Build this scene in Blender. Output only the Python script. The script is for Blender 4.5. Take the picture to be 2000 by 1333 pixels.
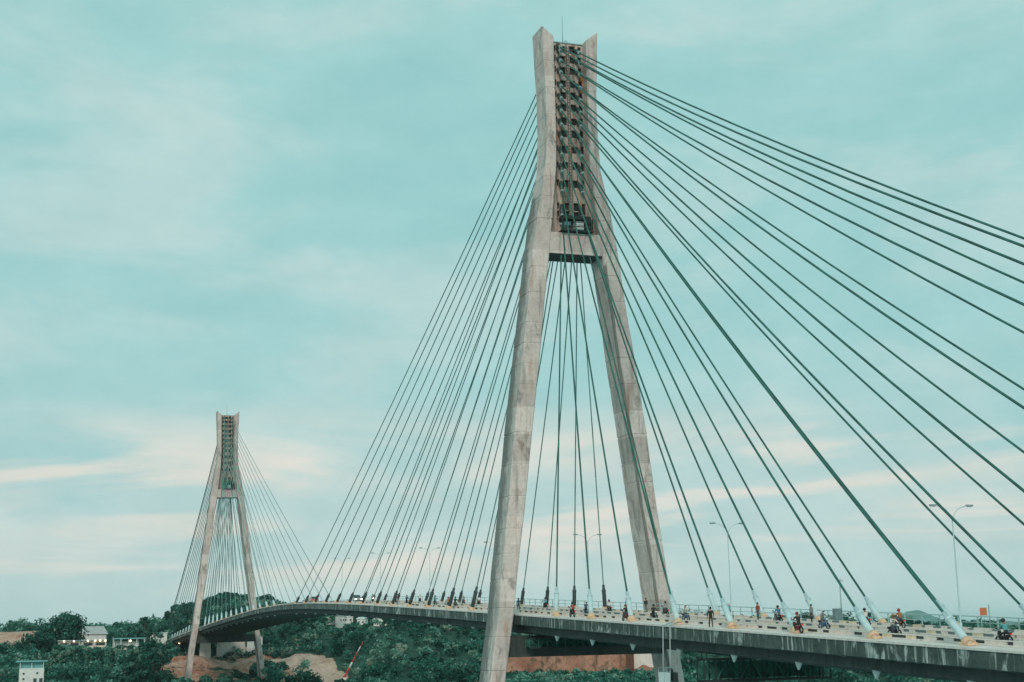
import bpy, bmesh, math, random
import numpy as np
from mathutils import Vector, Matrix, noise

random.seed(7)
rng = np.random.default_rng(7)
R = math.radians
scn = bpy.context.scene
for o in list(bpy.data.objects):
    bpy.data.objects.remove(o)
col = scn.collection

# ------------------------------------------------------------------ camera
CX, CY, CZ = 343.945, -65.7006, -6.1296
YAW, PIT, ROL, FPX = 2.81384, 0.19936, -0.01906, 2756.2
fw = Vector((math.cos(YAW) * math.cos(PIT), math.sin(YAW) * math.cos(PIT), math.sin(PIT)))
rt = Vector((math.sin(YAW), -math.cos(YAW), 0))
up = rt.cross(fw)
r2 = rt * math.cos(ROL) + up * math.sin(ROL)
u2 = -rt * math.sin(ROL) + up * math.cos(ROL)
cam = bpy.data.cameras.new('camera')
cam.sensor_width = 36
cam.lens = 36 * FPX / 2000
cam.clip_start = 0.5
cam.clip_end = 120000
camo = bpy.data.objects.new('camera', cam)
m3 = Matrix((r2, u2, -fw)).transposed()
camo.matrix_world = Matrix.Translation((CX, CY, CZ)) @ m3.to_4x4()
col.objects.link(camo)
scn.camera = camo

# ------------------------------------------------------------------ sky, sun, exposure
SUN_AZ, SUN_EL = R(-24), R(26)          # where the sun stands, seen from the bridge
world = bpy.data.worlds.new('World')
scn.world = world
world.use_nodes = True
nt = world.node_tree
nt.nodes.clear()


def N(tree, typ, **kw):
    n = tree.nodes.new(typ)
    for k, v in kw.items():
        if k == 'inp':
            for i, x in v.items():
                n.inputs[i].default_value = x
        else:
            setattr(n, k, v)
    return n


def ramp(tree, src, stops, interp='EASE'):
    n = tree.nodes.new('ShaderNodeValToRGB')
    n.color_ramp.interpolation = interp
    el = n.color_ramp.elements
    while len(el) < len(stops):
        el.new(0.5)
    for e, (p, c) in zip(el, stops):
        e.position = p
        e.color = (*c, 1) if len(c) == 3 else c
    tree.links.new(src, n.inputs[0])
    return n.outputs[0]


def mixc(tree, fac, a, b, mode='MIX'):
    n = tree.nodes.new('ShaderNodeMix')
    n.data_type = 'RGBA'
    n.blend_type = mode
    for s, v in ((n.inputs[0], fac), (n.inputs[6], a), (n.inputs[7], b)):
        if hasattr(v, 'links'):
            tree.links.new(v, s)
        else:
            s.default_value = v if not isinstance(v, tuple) else ((*v, 1) if len(v) == 3 else v)
    return n.outputs[2]


def build_world():
    L = nt.links.new
    sky = N(nt, 'ShaderNodeTexSky', sky_type='NISHITA', sun_disc=False)
    sky.sun_elevation = SUN_EL
    sky.sun_rotation = R(90) - SUN_AZ
    sky.dust_density = 2.5
    tc = N(nt, 'ShaderNodeTexCoord')
    sep = N(nt, 'ShaderNodeSeparateXYZ')
    L(tc.outputs['Generated'], sep.inputs[0])
    # overcast veil: colour by height above the horizon (z of the direction, 0 .. 1), in units of 1 / strength
    k = 10.35
    veil = ramp(nt, sep.outputs[2], [
        (0.0, (.48 * k, .65 * k, .645 * k)), (.05, (.475 * k, .64 * k, .63 * k)), (.10, (.455 * k, .64 * k, .63 * k)),
        (.17, (.36 * k, .62 * k, .615 * k)), (.30, (.33 * k, .61 * k, .605 * k)), (.42, (.35 * k, .63 * k, .62 * k)), (1.0, (.36 * k, .62 * k, .61 * k))], 'LINEAR')
    base = mixc(nt, 0.965, sky.outputs[0], veil)

    # broad soft patches
    mp = N(nt, 'ShaderNodeMapping', inp={3: (2.4, 2.4, 7.0), 1: (.7, .2, .1)})
    L(tc.outputs['Generated'], mp.inputs[0])
    n1 = N(nt, 'ShaderNodeTexNoise', inp={'Scale': 1.9, 'Detail': 7, 'Roughness': .56, 'Distortion': .45})
    L(mp.outputs[0], n1.inputs['Vector'])
    f1 = ramp(nt, n1.outputs[0], [(.44, (0, 0, 0)), (.66, (1, 1, 1))])
    m1 = N(nt, 'ShaderNodeMath', operation='MULTIPLY', inp={1: .7})
    L(f1, m1.inputs[0])
    c1 = mixc(nt, m1.outputs[0], base, (.50 * k, .67 * k, .655 * k))
    f1b = ramp(nt, n1.outputs[0], [(.28, (1, 1, 1)), (.46, (0, 0, 0))])
    m1b = N(nt, 'ShaderNodeMath', operation='MULTIPLY', inp={1: .5})
    L(f1b, m1b.inputs[0])
    c1 = mixc(nt, m1b.outputs[0], c1, (.29 * k, .57 * k, .58 * k))
    # long warm streaks low over the horizon
    mp2 = N(nt, 'ShaderNodeMapping', inp={3: (2.6, 2.6, 20.0), 1: (3.1, 1.25, 4.35)})
    L(tc.outputs['Generated'], mp2.inputs[0])
    n2 = N(nt, 'ShaderNodeTexNoise', inp={'Scale': 1.2, 'Detail': 6, 'Roughness': .52, 'Distortion': .9})
    L(mp2.outputs[0], n2.inputs['Vector'])
    f2 = ramp(nt, n2.outputs[0], [(.41, (0, 0, 0)), (.63, (1, 1, 1))])
    band = ramp(nt, sep.outputs[2], [(.012, (0, 0, 0)), (.05, (1, 1, 1)), (.11, (1, 1, 1)), (.165, (0, 0, 0))])
    m2 = N(nt, 'ShaderNodeMath', operation='MULTIPLY')
    L(f2, m2.inputs[0])
    L(band, m2.inputs[1])
    m3_ = N(nt, 'ShaderNodeMath', operation='MULTIPLY', inp={1: .88})
    L(m2.outputs[0], m3_.inputs[0])
    c2 = mixc(nt, m3_.outputs[0], c1, (.74 * k, .72 * k, .65 * k))
    # thin mottling everywhere
    mp3 = N(nt, 'ShaderNodeMapping', inp={3: (7, 7, 13)})
    L(tc.outputs['Generated'], mp3.inputs[0])
    n3 = N(nt, 'ShaderNodeTexNoise', inp={'Scale': 2.2, 'Detail': 6, 'Roughness': .62})
    L(mp3.outputs[0], n3.inputs['Vector'])
    f3 = ramp(nt, n3.outputs[0], [(.3, (.925, .955, .957)), (.7, (1.075, 1.04, 1.038))], 'LINEAR')
    c3 = mixc(nt, 1.0, c2, f3, 'MULTIPLY')
    bg = N(nt, 'ShaderNodeBackground', inp={1: .1})
    L(c3, bg.inputs[0])
    out = N(nt, 'ShaderNodeOutputWorld')
    L(bg.outputs[0], out.inputs[0])


build_world()
sun = bpy.data.lights.new('sun', 'SUN')
sun.energy = 1.5
sun.angle = R(12)
sun.color = (1.0, .84, .74)
suno = bpy.data.objects.new('sun', sun)
suno.rotation_euler = Vector((math.cos(SUN_EL) * math.cos(SUN_AZ), math.cos(SUN_EL) * math.sin(SUN_AZ), math.sin(SUN_EL))).to_track_quat('Z', 'Y').to_euler()
col.objects.link(suno)
scn.view_settings.view_transform = 'Standard'
scn.view_settings.look = 'None'
scn.view_settings.exposure = 0
scn.view_settings.gamma = 1
scn.cycles.volume_bounces = 2


# ------------------------------------------------------------------ helpers
def tag(o, label=None, cat=None, group=None, kind=None):
    if label: o['label'] = label
    if cat: o['category'] = cat
    if group: o['group'] = group
    if kind: o['kind'] = kind
    return o


def empty(name, loc=(0, 0, 0), rz=0, parent=None):
    o = bpy.data.objects.new(name, None)
    o.location = loc
    o.rotation_euler = (0, 0, rz)
    o.empty_display_size = .5
    col.objects.link(o)
    if parent: o.parent = parent
    return o


def link(name, me, parent=None, loc=None, rz=None):
    o = bpy.data.objects.new(name, me)
    col.objects.link(o)
    if parent: o.parent = parent
    if loc is not None: o.location = loc
    if rz is not None: o.rotation_euler = (0, 0, rz)
    return o


class MB:
    def __init__(s):
        s.v = []; s.f = []; s.m = []; s.smooth = []

    def add(s, vs, fs, mi=0, sm=False):
        b = len(s.v)
        s.v += [tuple(v) for v in vs]
        s.f += [tuple(i + b for i in f) for f in fs]
        s.m += [mi] * len(fs)
        s.smooth += [sm] * len(fs)
        return s

    def box(s, c, d, rz=0, mi=0, ry=0):
        hx, hy, hz = d[0] / 2, d[1] / 2, d[2] / 2
        rot = Matrix.Rotation(rz, 3, 'Z') @ Matrix.Rotation(ry, 3, 'Y')
        vs = [Vector(c) + rot @ Vector((x * hx, y * hy, z * hz)) for z in (-1, 1) for y in (-1, 1) for x in (-1, 1)]
        return s.add(vs, [(0, 2, 3, 1), (4, 5, 7, 6), (0, 1, 5, 4), (2, 6, 7, 3), (0, 4, 6, 2), (1, 3, 7, 5)], mi)

    def tube(s, pts, rad, n=8, mi=0, caps=True, sm=True):
        pts = [Vector(p) for p in pts]
        if not hasattr(rad, '__len__'): rad = [rad] * len(pts)
        vs = []
        a = None
        for i, p in enumerate(pts):
            t = (pts[min(i + 1, len(pts) - 1)] - pts[max(i - 1, 0)]).normalized()
            if a is None:
                a = t.cross(Vector((0, 0, 1)) if abs(t.z) < .95 else Vector((1, 0, 0))).normalized()
            a = (a - t * a.dot(t)).normalized()
            b = t.cross(a)
            vs += [p + (a * math.cos(2 * math.pi * k / n) + b * math.sin(2 * math.pi * k / n)) * rad[i] for k in range(n)]
        fs = [(i * n + k, i * n + (k + 1) % n, (i + 1) * n + (k + 1) % n, (i + 1) * n + k) for i in range(len(pts) - 1) for k in range(n)]
        s.add(vs, fs, mi, sm)
        if caps:
            s.add(vs[:n], [tuple(range(n - 1, -1, -1))], mi)
            s.add(vs[-n:], [tuple(range(n))], mi)
        return s

    def prism(s, prof, y0, y1, mi=0):
        """profile in x,z pushed along y"""
        n = len(prof)
        vs = [(x, y0, z) for x, z in prof] + [(x, y1, z) for x, z in prof]
        fs = [(i, (i + 1) % n, (i + 1) % n + n, i + n) for i in range(n)]
        fs += [tuple(range(n - 1, -1, -1)), tuple(range(n, 2 * n))]
        return s.add(vs, fs, mi)

    def ball(s, c, r, n=10, m=7, mi=0):
        rx, ry, rz_ = r if hasattr(r, '__len__') else (r, r, r)
        vs = []
        for i in range(m + 1):
            th = math.pi * i / m
            for k in range(n):
                ph = 2 * math.pi * k / n
                vs.append((c[0] + rx * math.sin(th) * math.cos(ph), c[1] + ry * math.sin(th) * math.sin(ph), c[2] + rz_ * math.cos(th)))
        fs = [(i * n + k, (i + 1) * n + k, (i + 1) * n + (k + 1) % n, i * n + (k + 1) % n) for i in range(m) for k in range(n)]
        return s.add(vs, fs, mi, True)

    def mesh(s, name, mats, recalc=True):
        me = bpy.data.meshes.new(name)
        me.from_pydata(s.v, [], s.f)
        for mm in (mats if isinstance(mats, (list, tuple)) else [mats]):
            me.materials.append(mm)
        me.polygons.foreach_set('material_index', s.m)
        me.polygons.foreach_set('use_smooth', s.smooth)
        if recalc:
            bm = bmesh.new()
            bm.from_mesh(me)
            bmesh.ops.remove_doubles(bm, verts=bm.verts, dist=1e-5)
            bmesh.ops.recalc_face_normals(bm, faces=bm.faces)
            bm.to_mesh(me)
            bm.free()
        me.update()
        return me

    def build(s, name, mats, parent=None, **kw):
        return link(name, s.mesh(name, mats), parent, **kw)


# ------------------------------------------------------------------ materials
def mat(name, colr, rough=.7, metal=0., var=.12, scale=1.0, bump=0., bscale=8., emit=None, spec=.4, coat=0):
    m = bpy.data.materials.new(name)
    m.use_nodes = True
    t = m.node_tree
    bs = t.nodes['Principled BSDF']
    bs.inputs['Roughness'].default_value = rough
    bs.inputs['Metallic'].default_value = metal
    bs.inputs['Specular IOR Level'].default_value = spec
    bs.inputs['Coat Weight'].default_value = coat
    tc = N(t, 'ShaderNodeTexCoord')
    n = N(t, 'ShaderNodeTexNoise', inp={'Scale': scale, 'Detail': 5, 'Roughness': .6})
    t.links.new(tc.outputs['Object'], n.inputs['Vector'])
    lo = tuple(c * (1 - var) for c in colr)
    hi = tuple(min(1, c * (1 + var)) for c in colr)
    c = ramp(t, n.outputs[0], [(.3, lo), (.7, hi)], 'LINEAR')
    t.links.new(c, bs.inputs['Base Color'])
    if bump:
        nb = N(t, 'ShaderNodeTexNoise', inp={'Scale': bscale, 'Detail': 4})
        t.links.new(tc.outputs['Object'], nb.inputs['Vector'])
        b = N(t, 'ShaderNodeBump', inp={'Strength': bump, 'Distance': .1})
        t.links.new(nb.outputs[0], b.inputs['Height'])
        t.links.new(b.outputs[0], bs.inputs['Normal'])
    if emit:
        bs.inputs['Emission Color'].default_value = (*emit[0], 1)
        bs.inputs['Emission Strength'].default_value = emit[1]
    return m


def concrete(name, base, light, dark, streak=.6, rust=0., stain_scale=1.0, bump=.3, thr=.5, lifts=0., growth=0.):
    """weathered concrete: mottling, run-off streaks (stretched down the wall), dark growth and rust runs"""
    m = bpy.data.materials.new(name)
    m.use_nodes = True
    t = m.node_tree
    L = t.links.new
    bs = t.nodes['Principled BSDF']
    bs.inputs['Roughness'].default_value = .88
    bs.inputs['Specular IOR Level'].default_value = .25
    tc = N(t, 'ShaderNodeTexCoord')

    def nz(sc, mapping=None, det=6, rough=.6, dist=0.):
        n = N(t, 'ShaderNodeTexNoise', inp={'Scale': sc, 'Detail': det, 'Roughness': rough, 'Distortion': dist})
        if mapping:
            mp = N(t, 'ShaderNodeMapping', inp={3: mapping})
            L(tc.outputs['Object'], mp.inputs[0])
            L(mp.outputs[0], n.inputs['Vector'])
        else:
            L(tc.outputs['Object'], n.inputs['Vector'])
        return n.outputs[0]
    c = ramp(t, nz(.35 * stain_scale), [(.3, base), (.7, light)], 'LINEAR')
    c = mixc(t, ramp(t, nz(2.2 * stain_scale), [(.42, (0, 0, 0)), (.75, (.55, .55, .55))]), c, tuple(x * .72 for x in base))
    st = ramp(t, nz(.8 * stain_scale, (1.6, 1.6, .12), 7, .65), [(thr, (0, 0, 0)), (thr + .17, (streak, streak, streak))])
    c = mixc(t, st, c, dark)
    bl = ramp(t, nz(.45 * stain_scale, (1, 1, .45), 8, .72, .6), [(.53, (0, 0, 0)), (.67, (.8, .8, .8))])
    c = mixc(t, bl, c, tuple(x * 1.15 for x in dark))
    if lifts:       # every pour came out a little lighter or darker than the last
        sp = N(t, 'ShaderNodeSeparateXYZ')
        L(tc.outputs['Object'], sp.inputs[0])
        dv = N(t, 'ShaderNodeMath', operation='MULTIPLY_ADD', inp={1: 1 / 3.45, 2: 48 / 3.45})
        L(sp.outputs[2], dv.inputs[0])
        fl = N(t, 'ShaderNodeMath', operation='FLOOR')
        L(dv.outputs[0], fl.inputs[0])
        wn = N(t, 'ShaderNodeTexWhiteNoise', noise_dimensions='1D')
        L(fl.outputs[0], wn.inputs['W'])
        tone = ramp(t, wn.outputs[0], [(0, (1 - lifts,) * 3), (1, (1 + lifts * .6,) * 3)], 'LINEAR')
        c = mixc(t, 1.0, c, tone, 'MULTIPLY')
    fine = ramp(t, nz(1.0, (2.4, 2.4, .3), 8, .72, .4), [(.54, (0, 0, 0)), (.74, (.42, .42, .42))])
    if lifts: c = mixc(t, fine, c, tuple(x * .9 for x in dark))
    if growth:      # algae on the damp outer side
        ge = N(t, 'ShaderNodeNewGeometry')
        s2 = N(t, 'ShaderNodeSeparateXYZ')
        L(ge.outputs['Normal'], s2.inputs[0])
        ng = N(t, 'ShaderNodeMath', operation='MULTIPLY', inp={1: -1.0})
        L(s2.outputs[1], ng.inputs[0])
        pos = N(t, 'ShaderNodeMath', operation='MAXIMUM', inp={1: 0.0})
        L(ng.outputs[0], pos.inputs[0])
        gn = ramp(t, nz(.55, (1.4, 1.4, .35), 9, .75, .8), [(.44, (0, 0, 0)), (.62, (growth,) * 3)])
        mu = N(t, 'ShaderNodeMath', operation='MULTIPLY')
        L(gn, mu.inputs[0])
        L(pos.outputs[0], mu.inputs[1])
        c = mixc(t, mu.outputs[0], c, (.22, .31, .30))
        sa = N(t, 'ShaderNodeAttribute', attribute_name='stain')
        sn = N(t, 'ShaderNodeMath', operation='MULTIPLY_ADD', inp={1: 1.5, 2: -.78})
        L(nz(.6, (1.2, 1.2, .5), 9, .75, .5), sn.inputs[0])
        sd = N(t, 'ShaderNodeMath', operation='ADD')
        L(sn.outputs[0], sd.inputs[0])
        L(sa.outputs['Fac'], sd.inputs[1])
        sf = ramp(t, sd.outputs[0], [(.35, (0, 0, 0)), (.75, (.8, .8, .8))])
        c = mixc(t, sf, c, (.12, .145, .14))
    if rust:
        rs = ramp(t, nz(.9, (1.8, 1.8, .22), 6, .6, .3), [(.56, (0, 0, 0)), (.66, (rust, rust, rust))])
        c = mixc(t, rs, c, (.42, .15, .045))
    L(c, bs.inputs['Base Color'])
    b = N(t, 'ShaderNodeBump', inp={'Strength': bump, 'Distance': .08})
    L(nz(3.5, None, 8, .7), b.inputs['Height'])
    L(b.outputs[0], bs.inputs['Normal'])
    return m


M = {}
M['concrete'] = concrete('pylon_concrete', (.60, .52, .485), (.74, .66, .615), (.21, .195, .185), .55, .32, 1.0, .5, .52, .17, .4)
M['web'] = concrete('anchor_wall_concrete', (.44, .36, .31), (.60, .51, .45), (.09, .065, .05), .8, 1.0, 1.2, .35, .48)
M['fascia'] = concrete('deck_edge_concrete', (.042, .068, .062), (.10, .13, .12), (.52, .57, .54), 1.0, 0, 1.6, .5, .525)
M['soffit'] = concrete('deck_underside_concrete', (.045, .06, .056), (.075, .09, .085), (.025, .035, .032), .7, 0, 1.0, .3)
M['walk'] = concrete('walkway_concrete', (.72, .665, .625), (.79, .735, .69), (.42, .39, .37), .35, 0, 2.0, .2)
M['barrier'] = concrete('barrier_concrete', (.74, .67, .61), (.82, .76, .70), (.40, .36, .32), .35, .1, 3.0, .2)
M['barrier_b'] = mat('barrier_yellowed', (.76, .63, .44), .85, 0, .2, 3.0, .1)
M['barrier_c'] = mat('barrier_pinkish', (.76, .63, .56), .85, 0, .2, 3.0, .1)
M['barrier_black'] = mat('barrier_black_paint', (.045, .06, .06), .7, 0, .4, 3.0)
M['asphalt'] = mat('asphalt_sky_sheen', (.50, .47, .44), .6, 0, .2, .6, .2, 20)  # asphalt; grazing sky reflection is put into its pale base colour
M['line'] = mat('road_paint', (.72, .72, .68), .7, 0, .1, 3)
M['cable'] = mat('cable_sheath', (.022, .118, .096), .5, 0, .5, .35, 0, spec=.4)
M['cable_main'] = mat('cable_sheath_pale', (.12, .255, .235), .55, 0, .5, .35, 0, spec=.4)  # paler, greyer teal for the main-span cables
M['sleeve'] = mat('painted_sleeve', (.50, .66, .68), .45, 0, .12, 2.0, .05, 6)
M['sleeve_dark'] = mat('dark_grey_sleeve', (.055, .075, .075), .6, .1, .3, 2.0, .1, 6)  # dark grey sleeves for the near pylon's main-span cables
M['boot'] = mat('cable_boot', (.66, .46, .30), .8, 0, .2, 3.0, .1, 8)
M['tower_tube'] = mat('tower_guide_tube', (.06, .11, .10), .5, .2, .4, 2.0)
M['tube_cap'] = mat('tower_tube_cap', (.34, .46, .44), .5, 0, .2, 3.0)
M['anchor'] = mat('anchor_cap', (.66, .74, .72), .6, 0, .15, 4.0)
M['dark'] = mat('dark_steel', (.03, .045, .042), .6, .3, .4, 2.0)
M['steel'] = mat('galvanised_steel', (.30, .42, .42), .45, .4, .2, 3.0)
M['lamp_paint'] = mat('lamp_pole_paint', (.46, .62, .62), .5, .1, .15, 3.0)
M['rail'] = mat('railing_paint', (.36, .52, .52), .5, .1, .2, 3.0)
M['pale'] = mat('pale_paint', (.62, .70, .69), .6, 0, .15, 2.0)
M['white'] = mat('white_render', (.70, .72, .69), .85, 0, .15, 1.0, .15, 6)
M['teal_roof'] = mat('teal_sheet_roof', (.16, .42, .42), .5, .2, .2, 1.5)
M['grey_roof'] = mat('grey_sheet_roof', (.46, .44, .43), .55, .1, .2, .8)
M['glass'] = mat('dark_window', (.03, .05, .055), .15, 0, .3, 2.0, spec=.6)
M['bulb'] = mat('lit_bulb', (1, .9, .7), .5, 0, 0, 1, emit=((1.0, .74, .42), 3.2))
M['headlight'] = mat('lit_headlight', (1, .95, .85), .3, 0, 0, 1, emit=((1.0, .88, .74), 6))
M['tail'] = mat('tail_lamp', (.55, .03, .02), .3, 0, .1, 1, emit=((1.0, .08, .04), .4))
M['red'] = mat('red_paint', (.50, .06, .04), .5, 0, .2, 3)
M['orange'] = mat('orange_sign_face', (.55, .17, .06), .6, 0, .15, 4)
M['sign_grey'] = mat('grey_cabinet', (.16, .24, .25), .5, .2, .2, 4)
M['tyre'] = mat('tyre_rubber', (.018, .02, .02), .9, 0, .2, 5)
M['skin'] = mat('skin', (.30, .17, .11), .6, 0, .08, 6)
M['hair'] = mat('black_hair', (.012, .011, .01), .6, 0, .2, 10)
M['net'] = mat('green_scaffold_net', (.03, .13, .10), .9, 0, .5, 2.0)
M['bark'] = mat('bark', (.09, .085, .07), .95, 0, .3, 3.0, .5, 6)
M['house_roof'] = mat('pale_metal_roof', (.60, .70, .68), .5, .1, .15, 2)


def foliage_mat(name, c0, c1, c2):
    m = bpy.data.materials.new(name)
    m.use_nodes = True
    t = m.node_tree
    bs = t.nodes['Principled BSDF']
    bs.inputs['Roughness'].default_value = .8
    bs.inputs['Specular IOR Level'].default_value = .1
    at = N(t, 'ShaderNodeAttribute', attribute_name='tone')
    c = ramp(t, at.outputs['Fac'], [(.0, c0), (.55, c1), (.9, c2), (1.0, (.30, .31, .25))], 'LINEAR')
    t.links.new(c, bs.inputs['Base Color'])
    tr = N(t, 'ShaderNodeBsdfTranslucent')
    t.links.new(c, tr.inputs[0])
    mx = N(t, 'ShaderNodeMixShader', inp={0: .2})
    t.links.new(bs.outputs[0], mx.inputs[1])
    t.links.new(tr.outputs[0], mx.inputs[2])
    t.links.new(mx.outputs[0], t.nodes['Material Output'].inputs[0])
    return m


M['leaf'] = foliage_mat('forest_foliage', (.007, .055, .040), (.042, .20, .148), (.22, .43, .34))
M['leaf_dark'] = foliage_mat('evergreen_foliage', (.006, .045, .034), (.026, .135, .10), (.10, .27, .21))


def ground_mat():
    m = bpy.data.materials.new('hillside_soil')
    m.use_nodes = True
    t = m.node_tree
    L = t.links.new
    bs = t.nodes['Principled BSDF']
    bs.inputs['Roughness'].default_value = .95
    bs.inputs['Specular IOR Level'].default_value = .15
    at = N(t, 'ShaderNodeAttribute', attribute_name='earth')
    tc = N(t, 'ShaderNodeTexCoord')
    n = N(t, 'ShaderNodeTexNoise', inp={'Scale': .22, 'Detail': 10, 'Roughness': .75, 'Distortion': .6})
    L(tc.outputs['Object'], n.inputs['Vector'])
    n2 = N(t, 'ShaderNodeTexNoise', inp={'Scale': .05, 'Detail': 6, 'Roughness': .6})
    L(tc.outputs['Object'], n2.inputs['Vector'])
    earth = ramp(t, n.outputs[0], [(.32, (.26, .09, .05)), (.46, (.48, .22, .14)), (.56, (.62, .40, .30)), (.75, (.66, .52, .42))], 'LINEAR')
    pale = ramp(t, n.outputs[0], [(.34, (.40, .22, .15)), (.46, (.60, .42, .33)), (.6, (.72, .56, .47)), (.8, (.74, .62, .54))], 'LINEAR')
    atp = N(t, 'ShaderNodeAttribute', attribute_name='pale')
    earth = mixc(t, atp.outputs['Fac'], earth, pale)
    green = ramp(t, n.outputs[0], [(.3, (.02, .07, .05)), (.7, (.06, .15, .11))], 'LINEAR')
    ad = N(t, 'ShaderNodeMath', operation='ADD')
    L(at.outputs['Fac'], ad.inputs[0])
    sc = N(t, 'ShaderNodeMath', operation='MULTIPLY_ADD', inp={1: 1.1, 2: -.55})
    L(n.outputs[0], sc.inputs[0])
    L(sc.outputs[0], ad.inputs[1])
    f = ramp(t, ad.outputs[0], [(.42, (0, 0, 0)), (.58, (1, 1, 1))])
    c = mixc(t, f, green, earth)
    L(c, bs.inputs['Base Color'])
    b = N(t, 'ShaderNodeBump', inp={'Strength': 1.0, 'Distance': 1.2})
    nb = N(t, 'ShaderNodeTexNoise', inp={'Scale': .9, 'Detail': 8, 'Roughness': .7})
    L(tc.outputs['Object'], nb.inputs['Vector'])
    L(nb.outputs[0], b.inputs['Height'])
    L(b.outputs[0], bs.inputs['Normal'])
    return m


M['ground'] = ground_mat()
M['laterite'] = concrete('laterite_cutting', (.24, .10, .065), (.46, .26, .18), (.06, .05, .035), .8, 0, .35, .8, .5)


def water_mat():
    m = bpy.data.materials.new('sea_water')
    m.use_nodes = True
    t = m.node_tree
    bs = t.nodes['Principled BSDF']
    bs.inputs['Base Color'].default_value = (.20, .34, .34, 1)
    bs.inputs['Roughness'].default_value = .25
    tc = N(t, 'ShaderNodeTexCoord')
    n = N(t, 'ShaderNodeTexNoise', inp={'Scale': .08, 'Detail': 6, 'Roughness': .65})
    t.links.new(tc.outputs['Object'], n.inputs['Vector'])
    b = N(t, 'ShaderNodeBump', inp={'Strength': .35, 'Distance': 1.5})
    t.links.new(n.outputs[0], b.inputs['Height'])
    t.links.new(b.outputs[0], bs.inputs['Normal'])
    return m


M['sea'] = water_mat()
M['island'] = mat('far_island_green', (.05, .16, .14), .95, 0, .4, .004)
M['far_wall'] = mat('far_building_wall', (.34, .44, .44), .8, 0, .2, .05)


# ------------------------------------------------------------------ where things are
def heading(px):
    """horizontal unit direction for a column of the photograph"""
    d = fw + r2 * ((px - 1000) / FPX) - u2 * ((1225 - 666.5) / FPX)
    d = Vector((d.x, d.y, 0))
    return d.normalized()


def spot(px, dist):
    h = heading(px)
    return Vector((CX + h.x * dist, CY + h.y * dist, 0))


G_, RR = .03857, 66.91


def dk(X):
    return -G_ * (math.sqrt(X * X + RR * RR) - RR)


SEA = -46.0


def interp(x, tab):
    return float(np.interp(x, [a for a, b in tab], [b for a, b in tab]))


BASE = [(40, -47), (62, -45), (110, -29.5), (150, -26), (180, -23.5), (215, -17.5), (260, -13.5), (340, -10.5), (450, -8), (800, -6.5), (2200, -5)]


def sm(a, b, x):
    t = min(1, max(0, (x - a) / (b - a)))
    return t * t * (3 - 2 * t)


def ground_h(x, y):
    s = -x + .35 * max(y, 0)
    h = interp(s, BASE)
    if s > 60:
        h += 1.6 * noise.noise(Vector((x * .018, y * .018, 1.3))) + .7 * noise.noise(Vector((x * .06, y * .06, 5.3)))
    if -45 < y < 55 and 140 < -x < 310:
        k_ = sm(140, 165, -x) * (1 - sm(280, 310, -x)) * sm(-45, -30, y) * (1 - sm(40, 55, y))
        e_ = noise.noise(Vector((x * .09, y * .07, 8.8)))
        h += k_ * (1.8 * e_ + .8 * noise.noise(Vector((x * .22, y * .22, 2.2))) + 1.5 * math.floor(3 * e_) / 3)
    # wooded ridge right of the far pylon, lower towards the open sea
    if y > 20:
        h += (2.6 + 4.2 * (1 - sm(110, 170, y))) * sm(20, 50, y) * sm(200, 320, s) * (1 - sm(460, 600, s))
    h += (SEA - 2 - h) * sm(150, 400, y) * sm(380, 680, s)
    h -= 5 * sm(110, 190, y) * sm(170, 330, s)
    # quarry face far left
    if y < -50 and s > 300:
        q_ = 1 - sm(-60, -52, y)
        h += q_ * (-4.0 * sm(315, 345, s) * (1 - sm(388, 408, s)) + 3.6 * sm(392, 412, s) * (1 - sm(520, 640, s)))
    # hill behind the far end of the bridge
    h += 11 * math.exp(-(((x + 465) / 90) ** 2 + ((y - 30) / 30) ** 2))
    return h


# ================================================================== SETTING
def build_sea():
    # one big sheet reaching the horizon
    mb = MB()
    mb.add([(-30000, -30000, SEA), (30000, -30000, SEA), (30000, 30000, SEA), (-30000, 30000, SEA)], [(0, 1, 2, 3)])
    tag(mb.build('sea', M['sea']), 'pale calm sea reaching to the horizon', kind='structure')


def earth_mask(x, y):
    """bare laterite: building terrace round the far pylon, dirt track, quarry on the left"""
    e = 0.
    p = 0.
    s = -x
    nn = noise.noise(Vector((x * .05, y * .05, 9.1)))
    # terrace
    if 150 < s < 300 and -40 < y < 50:
        e = max(e, (.66 + .7 * nn) * sm(150, 170, s) * (1 - sm(255, 290, s)) * sm(-40, -26, y) * (1 - sm(34, 48, y)))
    # dirt track over the terrace, opening to a pale yard
    ty = 214 - .10 * y
    w = 1.7 + 5 * sm(20, 40, y)
    if -34 < y < 42 and abs(s - ty + 8 * sm(12, 40, y)) < w:
        e = 1.0
        p = 1.0
    if 125 < s < 212 and 27 + 5 * nn < y < 44 and (s - 120) > (y - 24) * 1.2 - 6 * nn:
        e = max(e, .9 + .3 * nn)
        p = 1.0
    # quarry far left
    if 330 < s < 470 and -90 < y < -56:
        e = max(e, .95 * sm(330, 340, s) * (1 - sm(440, 470, s)) * (1 - sm(-63, -57, y)))
        p = max(p, .5)
    if 225 < s < 330 and -60 < y < -38:
        e = max(e, .5 + .5 * nn)
    return min(1, e), p


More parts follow.
